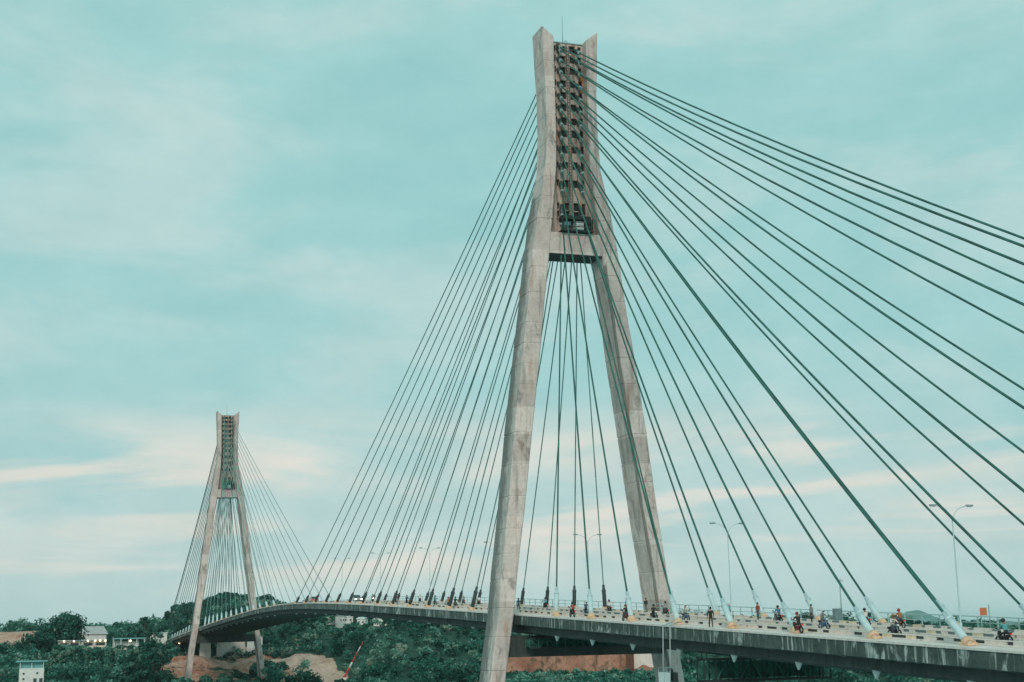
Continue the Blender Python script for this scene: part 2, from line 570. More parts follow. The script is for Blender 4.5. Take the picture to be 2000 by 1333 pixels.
def build_ground():
    xs = list(np.arange(-40, -130, -6.)) + list(np.arange(-130, -300, -2.5)) + list(np.arange(-300, -620, -6.)) + list(np.arange(-620, -2400, -40.))
    ys = list(np.arange(-900, -160, 40.)) + list(np.arange(-160, -95, 8.)) + list(np.arange(-95, 60, 2.5)) + list(np.arange(60, 320, 6.)) + list(np.arange(320, 900, 30.))
    nx, ny = len(xs), len(ys)
    v, e, p = [], [], []
    for x in xs:
        for y in ys:
            a, b = earth_mask(x, y)
            v.append((x, y, ground_h(x, y)))
            e.append(a)
            p.append(b)
    f = [(i * ny + j, i * ny + j + 1, (i + 1) * ny + j + 1, (i + 1) * ny + j) for i in range(nx - 1) for j in range(ny - 1)]
    me = bpy.data.meshes.new('ground')
    me.from_pydata(v, [], f)
    me.materials.append(M['ground'])
    for nm, arr in (('earth', e), ('pale', p)):
        at = me.attributes.new(nm, 'FLOAT', 'POINT')
        at.data.foreach_set('value', arr)
    me.polygons.foreach_set('use_smooth', [True] * len(f))
    me.update()
    if me.polygons[0].normal.z < 0:
        me.flip_normals()
    tag(link('ground', me), 'wooded far bank with bare reddish earth terraces', kind='structure')


def leaf_cloud(centres, radii, tones, per, size, flat=.8):
    """leaf faces spread through lumpy crowns; returns verts, faces, tone"""
    cs = np.repeat(np.asarray(centres), per, axis=0)
    rs = np.repeat(np.asarray(radii), per)[:, None]
    tn = np.repeat(np.asarray(tones), per)
    n = len(cs)
    d = rng.normal(size=(n, 3))
    d /= np.linalg.norm(d, axis=1)[:, None]
    rad = rng.uniform(.35, 1.0, size=(n, 1)) ** .6
    d[:, 2] *= flat
    pos = cs + d * rs * rad
    a = rng.normal(size=(n, 3))
    nrm = d + .9 * rng.normal(size=(n, 3))
    nrm[:, 2] += .35
    nrm /= np.linalg.norm(nrm, axis=1)[:, None]
    a -= nrm * (a * nrm).sum(1)[:, None]
    a /= np.linalg.norm(a, axis=1)[:, None]
    b = np.cross(nrm, a)
    sz = size * rng.uniform(.55, 1.35, size=(n, 1))
    v = np.stack([pos - a * sz, pos - b * sz * .6, pos + a * sz, pos + b * sz * .6], 1).reshape(-1, 3)
    f = np.arange(4 * n).reshape(-1, 4)
    tone = np.clip(tn + rng.normal(0, .13, n), 0, .97)
    tone[rng.random(n) < .012] = 1.0
    return v, f, np.repeat(tone, 4)


def leaf_mesh(name, v, f, tone, material):
    me = bpy.data.meshes.new(name)
    me.vertices.add(len(v))
    me.vertices.foreach_set('co', v.astype(np.float32).ravel())
    me.loops.add(f.size)
    me.loops.foreach_set('vertex_index', f.astype(np.int32).ravel())
    me.polygons.add(len(f))
    me.polygons.foreach_set('loop_start', np.arange(0, f.size, 4, dtype=np.int32))
    me.polygons.foreach_set('loop_total', np.full(len(f), 4, dtype=np.int32))
    at = me.attributes.new('tone', 'FLOAT', 'POINT')
    at.data.foreach_set('value', tone.astype(np.float32))
    me.materials.append(material)
    me.update()
    me.validate()
    return me


CREST = [(648, 655, 4.6), (664, 640, 2.6), (680, 642, 4.2), (708, 630, 3.6), (746, 640, 6.5)]
HOUSES = [spot(a, b) for a, b, c in CREST]


def build_forest():
    # the wood on the hillside: crowns merged to one mass
    def scatter(area, n, rr, test):
        c, r, t = [], [], []
        x0, x1, y0, y1 = area
        k = 0
        while len(c) < n and k < n * 12:
            k += 1
            x = random.uniform(x0, x1)
            y = random.uniform(y0, y1)
            if not test(x, y): continue
            r_ = random.uniform(*rr)
            z = ground_h(x, y)
            if z < SEA + 2: continue
            tone = .42 + .5 * noise.noise(Vector((x * .035, y * .035, 3))) + random.uniform(-.34, .34)
            c.append((x, y, z + r_ * random.uniform(.25, 1.5)))
            r.append(r_)
            t.append(tone)
        return c, r, t

    def ok_right(x, y):
        s = -x + .35 * y
        if s < 85: return False
        e, p = earth_mask(x, y)
        if any((x - q.x) ** 2 + (y - q.y) ** 2 < 16 or ((x - q.x - 7) ** 2 + (y - q.y + 2) ** 2 < 40 and random.random() < .75) for q in HOUSES): return False
        return e < .55 and not (abs(y) < 13 and x > -420 and x < -290)
    c0, r0, t0 = scatter((-470, 60, 14, 330), 2100, (2.2, 4.4), ok_right)
    c, r, t = [], [], []
    for (x, y, z), R_, tt in zip(c0, r0, t0):
        tt = tt + random.uniform(-.15, .15)
        for q in range(random.randint(5, 8)):
            a_, e_ = random.uniform(0, 2 * math.pi), random.random()
            rr = R_ * .75 * math.sqrt(random.random())
            c.append((x + rr * math.cos(a_), y + rr * math.sin(a_), z + R_ * (.1 + .9 * e_) * (1 - .5 * rr / R_)))
            r.append(R_ * random.uniform(.28, .5))
            t.append(tt + random.uniform(-.12, .12))
    cu, ru, tu = scatter((-470, 60, 14, 330), 3800, (.8, 1.9), ok_right)
    c += cu
    r += ru
    t += [q - .15 for q in tu]
    v, f, tn = leaf_cloud(c, r, t, 36, .52)
    o = link('forest', leaf_mesh('forest', v, f, tn, M['leaf']))
    tag(o, 'dense green wood covering the slope under the main span', kind='stuff')

    def ok_left(x, y):
        e, p = earth_mask(x, y)
        s = -x
        if e > .5: return False
        if y < -58 and s > 285: return False
        if 205 < s < 330 and -62 < y < -30 and random.random() < .75: return False
        return not (abs(y) < 12.5 and -440 < x) and s > 75
    c, r, t = scatter((-330, -75, -110, 16), 1500, (1.2, 2.9), ok_left)
    v, f, tn = leaf_cloud(c, r, t, 70, .55)
    o = link('scrub', leaf_mesh('scrub', v, f, tn, M['leaf']))
    tag(o, 'bushy green scrub on the slope around the white hut', kind='stuff')

    c, r, t = scatter((-300, -140, -40, 48), 430, (.8, 2.1), lambda x, y: .1 < earth_mask(x, y)[0] < .95 and earth_mask(x, y)[1] < .5 and noise.noise(Vector((x * .045, y * .045, 4.4))) > .0)
    v, f, tn = leaf_cloud(c, r, t, 80, .5)
    o = link('terrace_scrub', leaf_mesh('terrace_scrub', v, f, tn, M['leaf_dark']))
    tag(o, 'dark scrub growing over the earth terraces around the small pylon', kind='stuff')
    # hill behind the far end of the bridge
    c, r, t = scatter((-640, -330, -75, 70), 750, (1.8, 3.6), lambda x, y: not (abs(y) < 12.5 and x > -430) and not (x > -465 and y < -55))
    v, f, tn = leaf_cloud(c, r, t, 60, .8)
    o = link('hill_wood', leaf_mesh('hill_wood', v, f, tn, M['leaf']))
    tag(o, 'low wood covering the hill behind the far bridge end', kind='stuff')
    # thick growth at the foot of the reddish cutting
    a, b = spot(985, 470), spot(1400, 462)
    c, r, t = [], [], []
    for i in range(420):
        u = random.random()
        q = a.lerp(b, u)
        h = heading(1190)
        w = random.uniform(9, 34)
        r_ = random.uniform(1.3, 2.6)
        c.append((q.x - h.x * w, q.y - h.y * w, -18.9 - (w - 9) * .12 - r_ - random.random() * 1.2))
        r.append(r_)
        t.append(random.uniform(.2, .8))
    v, f, tn = leaf_cloud(c, r, t, 80, .55)
    o = link('bank_thicket', leaf_mesh('bank_thicket', v, f, tn, M['leaf']))
    tag(o, 'leafy thicket at the foot of the reddish cutting under the deck', kind='stuff')

    c, r, t = [], [], []
    for i in range(190):
        px = random.uniform(108, 300)
        d = random.uniform(555, 583)
        q = spot(px, d)
        r_ = random.uniform(.9, 1.9)
        ztop = CZ - (random.uniform(1256, 1268) - 1242.5 + .0197 * px) / FPX * d
        g = ground_h(q.x, q.y)
        zz = ztop - r_
        while zz > g - r_ and len(c) < 1400:
            c.append((q.x, q.y, zz))
            r.append(r_)
            t.append(random.uniform(.2, .9))
            zz -= r_ * 1.3
    v, f, tn = leaf_cloud(c, r, t, 55, .5)
    o = link('village_hedge', leaf_mesh('village_hedge', v, f, tn, M['leaf']))
    tag(o, 'tall ragged hedge of bushes in front of the lit kiosks', kind='stuff')

    # far treeline behind the village
    def ok_far(x, y):
        return not (-465 < x < -330 and y < -55)
    c, r, t = scatter((-1300, -420, -160, 140), 1500, (2.2, 4.2), lambda x, y: ok_far(x, y) and not (abs(y) < 12 and x > -440))
    v, f, tn = leaf_cloud(c, r, t, 46, 1.0)
    o = link('far_treeline', leaf_mesh('far_treeline', v, f, tn, M['leaf']))
    tag(o, 'low far treeline on the skyline behind the village', kind='stuff')


def earth_bank():
    """bare laterite cutting seen under the deck beside the near pylon, with a retaining wall"""
    a, b = spot(985, 470), spot(1312, 462)
    u = (b - a).normalized()
    w = Vector((u.y, -u.x, 0))
    if w.dot(Vector((CX, CY, 0)) - a) < 0: w = -w
    Ln = (b - a).length
    nu, nv = 60, 12
    vs = []
    for i in range(nu + 1):
        for j in range(nv + 1):
            t = j / nv
            q = a + u * (Ln * i / nu)
            z = -27 + t * 14.6 if j < nv else -12.4
            off = (1 - t) * 7.0
            nn = noise.noise(Vector((i * .25, j * .5, 2.0))) * 1.0
            q = q + w * (off + nn)
            vs.append((q.x, q.y, z + .35 * noise.noise(Vector((i * .3, 7, 1)))))
    for i in range(nu + 1):
        q = a + u * (Ln * i / nu) - w * 9
        vs.append((q.x, q.y, -13.5))
    fs = [(i * (nv + 1) + j, (i + 1) * (nv + 1) + j, (i + 1) * (nv + 1) + j + 1, i * (nv + 1) + j + 1) for i in range(nu) for j in range(nv)]
    top = (nu + 1) * (nv + 1)
    fs += [(i * (nv + 1) + nv, (i + 1) * (nv + 1) + nv, top + i + 1, top + i) for i in range(nu)]
    me = bpy.data.meshes.new('earth_bank')
    me.from_pydata(vs, [], fs)
    me.materials.append(M['laterite'])
    for nm, val in (('earth', .85), ('pale', .0)):
        at = me.attributes.new(nm, 'FLOAT', 'POINT')
        at.data.foreach_set('value', [val] * len(vs))
    me.polygons.foreach_set('use_smooth', [True] * len(fs))
    tag(link('earth_bank', me), 'bare reddish earth cutting above the wood, seen under the deck', kind='structure')
    # pale retaining wall at its right end
    mb = MB()
    c = a + u * (Ln * .885) + w * 3.2
    ang = math.atan2(u.y, u.x)
    mb.box((c.x, c.y, -20.5), (Ln * .21, .6, 15.4), ang)
    mb.box((c.x, c.y, -12.7), (Ln * .21 + .3, .9, .35), ang)
    tag(mb.build('retaining_wall', M['barrier']), 'pale concrete retaining wall at the end of the reddish cutting', 'wall')
    mb = MB()
    c = a + u * (Ln * .755) + w * 4.5
    mb.box((c.x, c.y, -22), (2.1, 1.6, 20), ang)
    mb.box((c.x, c.y, -12.2), (2.7, 2.2, .6), ang)
    tag(mb.build('pier_column', mat('brown_pier', (.12, .06, .04), .9, 0, .3, 1)), 'dark brown square column before the reddish cutting', 'column')


def far_shore():
    # hill island and low coast on the horizon
    h = heading(1787)
    c = Vector((CX, CY, 0)) + h * 6200
    side = Vector((-h.y, h.x, 0))
    nu, nv = 60, 14
    vs = []
    for i in range(nu + 1):
        for j in range(nv + 1):
            a_, b_ = (i / nu - .5) * 2, (j / nv - .5) * 2
            px = a_ * 420
            hh = 36 * math.exp(-(px / 75) ** 2 * .9) + 26 * math.exp(-(px / 230) ** 2) + 9 * noise.noise(Vector((i * .4, j * .3, 2)))
            z = SEA + 10 + hh * max(0, 1 - b_ * b_) - 12 * b_ * b_ - 14 * a_ ** 6
            q = c - side * px + h * (b_ * 160)
            vs.append((q.x, q.y, z))
    fs = [(i * (nv + 1) + j, (i + 1) * (nv + 1) + j, (i + 1) * (nv + 1) + j + 1, i * (nv + 1) + j + 1) for i in range(nu) for j in range(nv)]
    me = bpy.data.meshes.new('island')
    me.from_pydata(vs, [], fs)
    me.materials.append(M['island'])
    me.polygons.foreach_set('use_smooth', [True] * len(fs))
    tag(link('island', me), 'small hilly island on the sea horizon', kind='structure')
    # low far coast
    mb = MB()
    prof = []
    for k in range(90):
        px = 1320 + k * 9
        d = 7600 + 300 * noise.noise(Vector((k * .2, 0, 0)))
        q = spot(px, d)
        hgt = 10 + 34 * abs(noise.noise(Vector((k * .16, 3, 1))))
        q2 = spot(px, d + 700)
        prof.append((q, q2, SEA + hgt))
    vs = []
    for q, q2, z in prof:
        vs += [(q.x, q.y, SEA - 3), (q.x, q.y, z * .6 + SEA * .4), (q2.x, q2.y, z), (q2.x, q2.y, SEA - 3)]
    fs = [(4 * i + j, 4 * i + 4 + j, 4 * i + 5 + j, 4 * i + 1 + j) for i in range(len(prof) - 1) for j in range(3)]
    mb.add(vs, fs, 0, True)
    tag(mb.build('far_coast', M['island']), 'low coast line on the sea horizon', kind='structure')
    # port blocks on that coast
    for i, (px, w, hh, lab) in enumerate(((1338, 22, 74, 'first pale block of the far port skyline, next to the near pylon foot'), (1362, 26, 71, 'wide middle block of the far port skyline'),
                                          (1385, 16, 69, 'low end block of the far port skyline'))):
        q = spot(px, 3900)
        h = heading(px)
        e = empty('port_building', (q.x, q.y, SEA), math.atan2(h.y, h.x))
        W = w * 1.42
        MB().box((0, 0, hh / 2), (22, W, hh)).build('wall', M['far_wall'], e)
        MB().box((0, 0, hh + 1), (20, W * .5, 2.4)).build('roof_block', M['sign_grey'], e)
        for k in range(4):
            for j in range(max(2, int(W / 8))):
                MB().box((-11.1, (j + .5) * W / max(2, int(W / 8)) - W / 2, hh - 5 - k * 6), (.4, 4.5, 3)).build('window', M['glass'], e)
        tag(e, lab, 'building', 'port buildings on the far coast')


build_sea()
build_ground()
build_forest()
earth_bank()
far_shore()

# ================================================================== BRIDGE
bridge = tag(empty('cable_stayed_bridge', (0, 0, 0)), 'long concrete cable-stayed road bridge with two tall pylons and dark stay cables', 'bridge')
HB = 8.75       # half width of the deck
WC = 7.586      # cable planes
X0, X1 = -336., 352.
SEG = list(np.arange(X0, X1 + .1, 4.))


def loft(prof, name, material, parent, xs=SEG, closed=True):
    """cross-section (y, z over the deck line) swept along the deck's curve"""
    n = len(prof)
    vs = [(x, y, dk(x) + z) for x in xs for y, z in prof]
    rng_ = range(n) if closed else range(n - 1)
    fs = [(i * n + k, i * n + (k + 1) % n, (i + 1) * n + (k + 1) % n, (i + 1) * n + k) for i in range(len(xs) - 1) for k in rng_]
    if closed:
        fs += [tuple(range(n - 1, -1, -1)), tuple((len(xs) - 1) * n + k for k in range(n))]
    mb = MB().add(vs, fs)
    return mb.build(name, material, parent)


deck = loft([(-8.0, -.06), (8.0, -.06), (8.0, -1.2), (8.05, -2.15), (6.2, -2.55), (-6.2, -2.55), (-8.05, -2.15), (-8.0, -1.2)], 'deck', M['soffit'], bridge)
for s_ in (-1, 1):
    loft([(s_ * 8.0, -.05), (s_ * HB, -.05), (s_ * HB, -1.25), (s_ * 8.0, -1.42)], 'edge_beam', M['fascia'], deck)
    loft([(s_ * 6.55, .0), (s_ * (HB + .08), .0), (s_ * (HB + .08), -.16), (s_ * (HB - .02), -.18), (s_ * 6.55, -.058)], 'walkway', M['walk'], deck)
loft([(-6.0, .004), (-.45, .004), (-.45, -.055), (-6.0, -.055)], 'roadway', M['asphalt'], deck)
loft([(.45, .004), (6.0, .004), (6.0, -.055), (.45, -.055)], 'roadway', M['asphalt'], deck)
for y in (-5.7, -.75, .75, 5.7):
    loft([(y - .07, .009), (y + .07, .009), (y + .07, .0045), (y - .07, .0045)], 'edge_line', M['line'], deck)
dash = MB().box((0, 0, .0065), (3, .14, .004)).mesh('lane_dash', M['line'])
for y in (-3.2, 3.2):
    for k in range(30):
        x = 60 + k * 8.5
        o = link('lane_dash', dash, deck, (x, y, dk(x)))
        o.rotation_euler = (0, math.atan(G_ * x / math.sqrt(x * x + RR * RR)), 0)

# low divider kerbs: base, painted blocks, dark gaps, thin capping
blocks = [MB().box((0, 0, .225), ((.8, 1.2, 1.9, 1.5, 1.1, 2.3)[i], .30, .21)).mesh('kerb_block', M[('barrier', 'barrier_b', 'barrier_c', 'barrier', 'walk', 'barrier')[i]]) for i in range(6)]
for y in (-6.28, 0., 6.28):
    bar = loft([(y - .22, 0), (y - .18, .12), (y + .18, .12), (y + .22, 0)], 'divider_kerb', M['barrier'], bridge)
    if y < 6: loft([(y - .17, .335), (y - .17, .39), (y + .17, .39), (y + .17, .335)], 'capping', M['barrier'], bar)
    loft([(y - .10, .125), (y - .10, .30), (y + .10, .30), (y + .10, .125)], 'dark_rail', M['barrier_black' if y < -1 else 'sign_grey'], bar)
    x = 30.
    while x < 345:
        o = link('kerb_block', random.choice(blocks), bar, (x, y, dk(x)))
        o.rotation_euler = (0, math.atan(G_ * x / math.sqrt(x * x + RR * RR)), 0)
        x += random.choice((1.7, 2.1, 2.5, 3.0, 2.3))

# far-edge and near-edge railings
postm = MB().box((0, 0, .55), (.09, .09, 1.1)).mesh('railing_post', M['rail'])
for y in (8.55,):
    rl = loft([(y - .04, 1.06), (y - .04, 1.14), (y + .04, 1.14), (y + .04, 1.06)], 'railing', M['rail'], bridge)
    loft([(y - .03, .58), (y - .03, .64), (y + .03, .64), (y + .03, .58)], 'mid_rail', M['rail'], rl)
    x = 20.
    while x < 350:
        link('railing_post', postm, rl, (x, y, dk(x)))
        x += 2.6

# ------------------------------------------------------------------ pylons
OUT = [(-50, 17.2), (-12.5, 12.75), (-4.8, 11.62), (.4, 11.08), (8, 10.1), (18.7, 8.95), (26.6, 7.9), (34.6, 6.82), (41.4, 5.98), (47.2, 5.1), (53.3, 3.86), (58, 3.62), (63.3, 3.62), (72.8, 4.02), (75, 4.1)]
INN = [(-50, 15.0), (-12.5, 10.85), (-4.8, 9.62), (.4, 9.0), (8, 7.9), (18.7, 6.55), (26.6, 5.5), (34.6, 4.6), (41.4, 3.7), (47.2, 3.05), (53.3, 2.4), (58, 2.3), (63.3, 2.3), (72.8, 2.35), (75, 2.35)]
HXT = [(-50, 2.9), (-12.5, 2.35), (41, 2.05), (53, 2.0), (73, 2.0)]
ROWS = [47.2, 48.3, 51.5, 54.0, 56.3, 58.5, 60.3, 62.2, 63.9, 65.6, 67.5, 69.1, 70.5]
ROWS_MAIN = [46.6, 47.8, 51.1, 53.6, 55.9, 57.7, 59.4, 61.1, 62.7, 64.3, 66.0, 67.6, 69.0, 70.2]


def leg_mesh(sgn):
    zs = []
    z = -48.
    joints = []
    while z < 52:
        joints.append(z)
        z += 3.45 if z > 50 else random.choice((2.7, 3.1, 3.45, 3.45, 4.0))
    keys = sorted(set([a for a, b in OUT if -48 <= a <= 71] + [-48, 71.2, 50.5, 45]))
    lev = [(k, 0) for k in keys if all(abs(k - j) > .3 for j in joints)]
    for j in joints[1:]:
        g_ = random.uniform(.02, .055)
        lev += [(j - .10, 0), (j - .04, g_), (j + .04, g_), (j + .10, random.choice((0, 0, -.02, .015)))]
    for j in (56.6, 60.4, 64.2, 68.0):
        lev += [(j - .08, 0), (j - .04, .04), (j + .04, .04), (j + .08, 0)]
    lev = sorted(set(lev))
    vs, n = [], 12
    stain = []

    def ring(h, i_, o_, c=.14):
        return ((-h, i_ + c), (-h + c, i_), (h - c - .5, i_), (h - c, i_), (h, i_ + c), (h, i_ + c + .38), (h, o_ - c - .38), (h, o_ - c), (h - c, o_), (h - c - .5, o_), (-h + c, o_), (-h, o_ - c))
    for zz, ins in lev:
        o_, i_, h = interp(zz, OUT) - ins, interp(zz, INN) + ins, interp(zz, HXT) - ins
        for q, (x, y) in enumerate(ring(h, i_, o_)):
            j1 = .035 * noise.noise(Vector((zz * .35, x * 2, y + sgn * 7)))
            vs.append((x + j1, sgn * (y + j1), zz))
            if sgn > 0: stain.append(1.0 if q in (3, 4) and zz < 40 else 0.)
            else: stain.append(1.0 if q in (10, 11) and zz < 50 else .35 if q in (8, 9) and zz < 50 else 0.)
    L = len(lev)
    fs = [(a * n + k, a * n + (k + 1) % n, (a + 1) * n + (k + 1) % n, (a + 1) * n + k) for a in range(L - 1) for k in range(n)]
    fs.append(tuple(range(n - 1, -1, -1)))
    # cap: rises towards the outside
    top = []
    h, o_, i_ = 2.0, interp(72.8, OUT), interp(72.8, INN)
    for x, y in ring(h, i_, o_):
        top.append((x, sgn * y, 71.55 + (y - i_) / (o_ - i_) * 1.3))
        stain.append(0.)
    b = len(vs)
    vs += top
    fs += [((L - 1) * n + k, (L - 1) * n + (k + 1) % n, b + (k + 1) % n, b + k) for k in range(n)]
    fs.append(tuple(b + k for k in range(n)))
    me = MB().add(vs, fs).mesh('leg', M['concrete'])
    at = me.attributes.new('stain', 'FLOAT', 'POINT')
    at.data.foreach_set('value', stain if len(stain) == len(me.vertices) else [0.] * len(me.vertices))
    return me


def web_mesh():
    """wall between the columns with pockets for the anchorages on both faces"""
    zrows = sorted(ROWS)
    pock = []
    for z in zrows:
        zz = z + .1
        j_ = random.uniform(-.08, .08)
        pock += [(-1.92, -1.55, zz - .5, zz + .35), (-1.05, -.15, zz - .66 + j_, zz + .38), (.40, 1.2, zz - .64, zz + .40 + j_), (1.62, 2.1, zz - .66, zz + .45)]
    ys = sorted(set([-2.45, 2.45] + [p[0] for p in pock] + [p[1] for p in pock]))
    zs = sorted(set([44.2, 71.35] + [p[2] for p in pock] + [p[3] for p in pock]))
    mb = MB()
    H, D = .5, .38

    def wid(z): return max(2.45, interp(z, INN) + .15)
    for sx in (1, -1):
        for i in range(len(ys) - 1):
            for j in range(len(zs) - 1):
                y0, y1, z0, z1 = ys[i], ys[i + 1], zs[j], zs[j + 1]
                yc, zc = (y0 + y1) / 2, (z0 + z1) / 2

                def Y(y, z): return y if abs(y) < 2.4 else math.copysign(wid(z), y)
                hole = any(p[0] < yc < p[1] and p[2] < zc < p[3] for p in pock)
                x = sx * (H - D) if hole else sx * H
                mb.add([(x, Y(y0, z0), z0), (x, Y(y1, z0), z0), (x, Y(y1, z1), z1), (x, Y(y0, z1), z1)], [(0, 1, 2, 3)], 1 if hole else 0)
        for p in pock:
            y0, y1, z0, z1 = p
            a, b = sx * H, sx * (H - D)
            mb.add([(a, y0, z0), (a, y1, z0), (a, y1, z1), (a, y0, z1), (b, y0, z0), (b, y1, z0), (b, y1, z1), (b, y0, z1)],
                   [(0, 1, 5, 4), (1, 2, 6, 5), (2, 3, 7, 6), (3, 0, 4, 7)])
    w0, w1 = wid(44.2), wid(71.35)
    mb.add([(H, -w0, 44.2), (-H, -w0, 44.2), (-H, w0, 44.2), (H, w0, 44.2), (H, -w1, 71.35), (-H, -w1, 71.35), (-H, w1, 71.35), (H, w1, 71.35)], [(0, 1, 2, 3), (4, 5, 6, 7)])
    # copings above the wall
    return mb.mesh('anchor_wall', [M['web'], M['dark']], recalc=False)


def beam_mesh():
    mb = MB()
    zs = (41.4, 44.25)
    vs = []
    for z in zs:
        w = interp(z, INN) + .3
        for x, y in ((-1.93, -w), (1.93, -w), (1.93, w), (-1.93, w)):
            vs.append((x, y, z))
    mb.add(vs, [(3, 2, 1, 0), (4, 5, 6, 7), (0, 1, 5, 4), (1, 2, 6, 5), (2, 3, 7, 6), (3, 0, 4, 7)])
    return mb.mesh('cross_beam', M['concrete'])


legs = (leg_mesh(-1), leg_mesh(1))
webm, beamm = web_mesh(), beam_mesh()
lowz = dk(175) - 2.6
low = MB()
vs = []
for z in (lowz - 2.6, lowz - .05):
    w = interp(z, INN) + .35
    for x, y in ((-1.5, -w), (1.5, -w), (1.5, w), (-1.5, w)):
        vs.append((x, y, z))
low.add(vs, [(3, 2, 1, 0), (4, 5, 6, 7), (0, 1, 5, 4), (1, 2, 6, 5), (2, 3, 7, 6), (3, 0, 4, 7)])
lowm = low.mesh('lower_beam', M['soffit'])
shadem = MB().box((0, 0, 41.36), (3.8, 7.3, .12)).mesh('beam_shade_slab', M['soffit'])  # added dark slab: shade under the cross beam put into its colour
plat = MB()
plat.box((1.55, .1, 44.45), (2.3, 4.4, .18))
plat.box((1.35, .2, 46.35), (1.7, 3.9, .5))
for y in (-1.95, -.2, 1.3, 2.2):
    plat.box((2.5, y, 45.3), (.12, .12, 1.7))
plat.box((2.55, .1, 45.0), (.08, 4.4, .12))
plat.box((2.55, .1, 45.6), (.08, 4.4, .1))
plat.box((1.5, 1.75, 45.3), (1.5, .9, 1.6))
platm = plat.mesh('maintenance_platform', M['dark'])
cabm = MB().box((1.6, .55, 45.25), (1.0, 1.2, 1.2)).mesh('equipment_box', M['pale'])
tankm = MB().tube([(1.9, -1.5, 45.35), (1.9, -.75, 45.35)], .4, 12).mesh('drum', M['teal_roof'])
rodm = MB().tube([(0, -.3, 71.3), (0, -.3, 75.6)], [.06, .03], 6).tube([(0, -.9, 71.4), (0, .2, 72.0)], .04, 5).tube([(0, .9, 71.4), (0, .1, 72.1)], .04, 5).mesh('lightning_rod', M['steel'])
ladm = MB()
for y in (-.18, .18):
    ladm.box((.62, y + .08, 58.5), (.05, .05, 25))
for k in range(60):
    ladm.box((.62, .08, 46.5 + k * .41), (.04, .36, .04))
ladm = ladm.mesh('ladder', M['dark'])
capm = MB().box((0, 0, 71.42), (1.25, 4.65, .14)).mesh('wall_coping', M['steel'])
pyl = []
for X in (175.5, -174.5):
    py = empty('pylon', (X, 0, 0), 0, bridge)
    if X < 0:           # the far pylon stands slightly off plumb
        py.rotation_euler = (.0105, 0, 0)
        py.location = (X, .72, 0)
    for lm in legs: link('leg', lm, py)
    link('anchor_wall', webm, py)
    link('cross_beam', beamm, py)
    link('lower_beam', lowm, py)
    link('beam_shade_slab', shadem, py)
    link('maintenance_platform', platm, py)
    link('equipment_box', cabm, py)
    link('drum', tankm, py)
    link('lightning_rod', rodm, py)
    link('ladder', ladm, py)
    link('wall_coping', capm, py)
    pyl.append(py)


# ------------------------------------------------------------------ stay cables
def stay(X, xt, sgn, zt, dirx, sagc, sleeve_mat, cm, cr):
    A = Vector((xt, sgn * 1.3, zt))
    B = Vector((X, sgn * WC, dk(X) + .15))
    L = (B - A).length
    n = 14
    pts = []
    for i in range(n + 1):
        t = i / n
        q = A.lerp(B, t)
        q.z -= 4 * sagc * L * L * t * (1 - t)
        pts.append(q)
    c = MB().tube(pts, cr, 8, caps=False).build('stay_cable', cm, bridge)
    d = (pts[-2] - B).normalized()
    sl = MB()
    sl.tube([B - d * .2, B + d * 2.55, B + d * 2.6, B + d * 3.3], [.27, .27, .2, .17], 12)
    sl.tube([B + d * 2.45, B + d * 2.62], .30, 12)
    sl.build('sleeve', sleeve_mat, c)
    b = MB()
    b.tube([B - d * .15, B + d * .18, B + d * .4], [.42, .42, .31], 10)
    b.box((B.x, B.y, dk(X) + .1), (.95, .8, .2))
    b.build('boot', M['boot'], c)
    a = MB()
    zb = dk(X) - 2.2
    if X > 176:
        a.tube([(X - .1 * dirx, B.y * .985, zb + .2), (X - .22 * dirx, B.y * .985, zb - .65)], [.42, .08], 10)
    else:
        a.tube([(X - .1 * dirx, B.y * .985, zb + .2), (X - .14 * dirx, B.y * .985, zb - .22)], [.34, .22], 10)
    a.build('anchor_cap', M['anchor'], c)
    e = (pts[1] - A).normalized()
    tt = MB()
    tt.tube([A - e * .2, A + e * 1.5], .25, 10)
    tt.tube([A + e * .5, A + e * .62], .33, 10)
    tt.tube([A + e * 1.45, A + e * 1.7], .26, 10, mi=1)
    tt.build('guide_tube', [M['tower_tube'], M['tube_cap']], c)
    return c


for ti, X in enumerate((175.5, -174.5)):
    main_dir = -1 if X > 0 else 1
    for sgn in (-1, 1):
        for k in range(14):
            x = X + main_dir * (10.4 if X > 0 else 9.4) + main_dir * 11.517 * k
            stay(x, X + main_dir * .45, sgn, ROWS_MAIN[k], main_dir, 2.5e-5, M['sleeve_dark'] if X > 0 else M['sleeve'], M['cable_main'], .082)
        for k in range(14 if sgn < 0 else 13):
            off = 11.6 + 11.02 * k
            if k == 11: off += 6.5 * (sgn < 0)
            if k == 12: off += 3.0 * (sgn < 0)
            if k == 13: off = 11.6 + 11.02 * 12.6
            stay(X - main_dir * off, X - main_dir * .45, sgn, (ROWS + [71.0])[k], -main_dir, 9e-5, M['sleeve'], M['cable'], .1)

# ================================================================== THINGS ON AND UNDER THE BRIDGE
def Xof(px, Y, z=0.):
    """place along the deck that stands in the photograph's column px, for a given lane"""
    lo, hi = -340., 335.
    for _ in range(50):
        m = (lo + hi) / 2
        d = Vector((m, Y, dk(m) + z)) - Vector((CX, CY, CZ))
        if 1000 + FPX * d.dot(r2) / d.dot(fw) < px: lo = m
        else: hi = m
    return (lo + hi) / 2


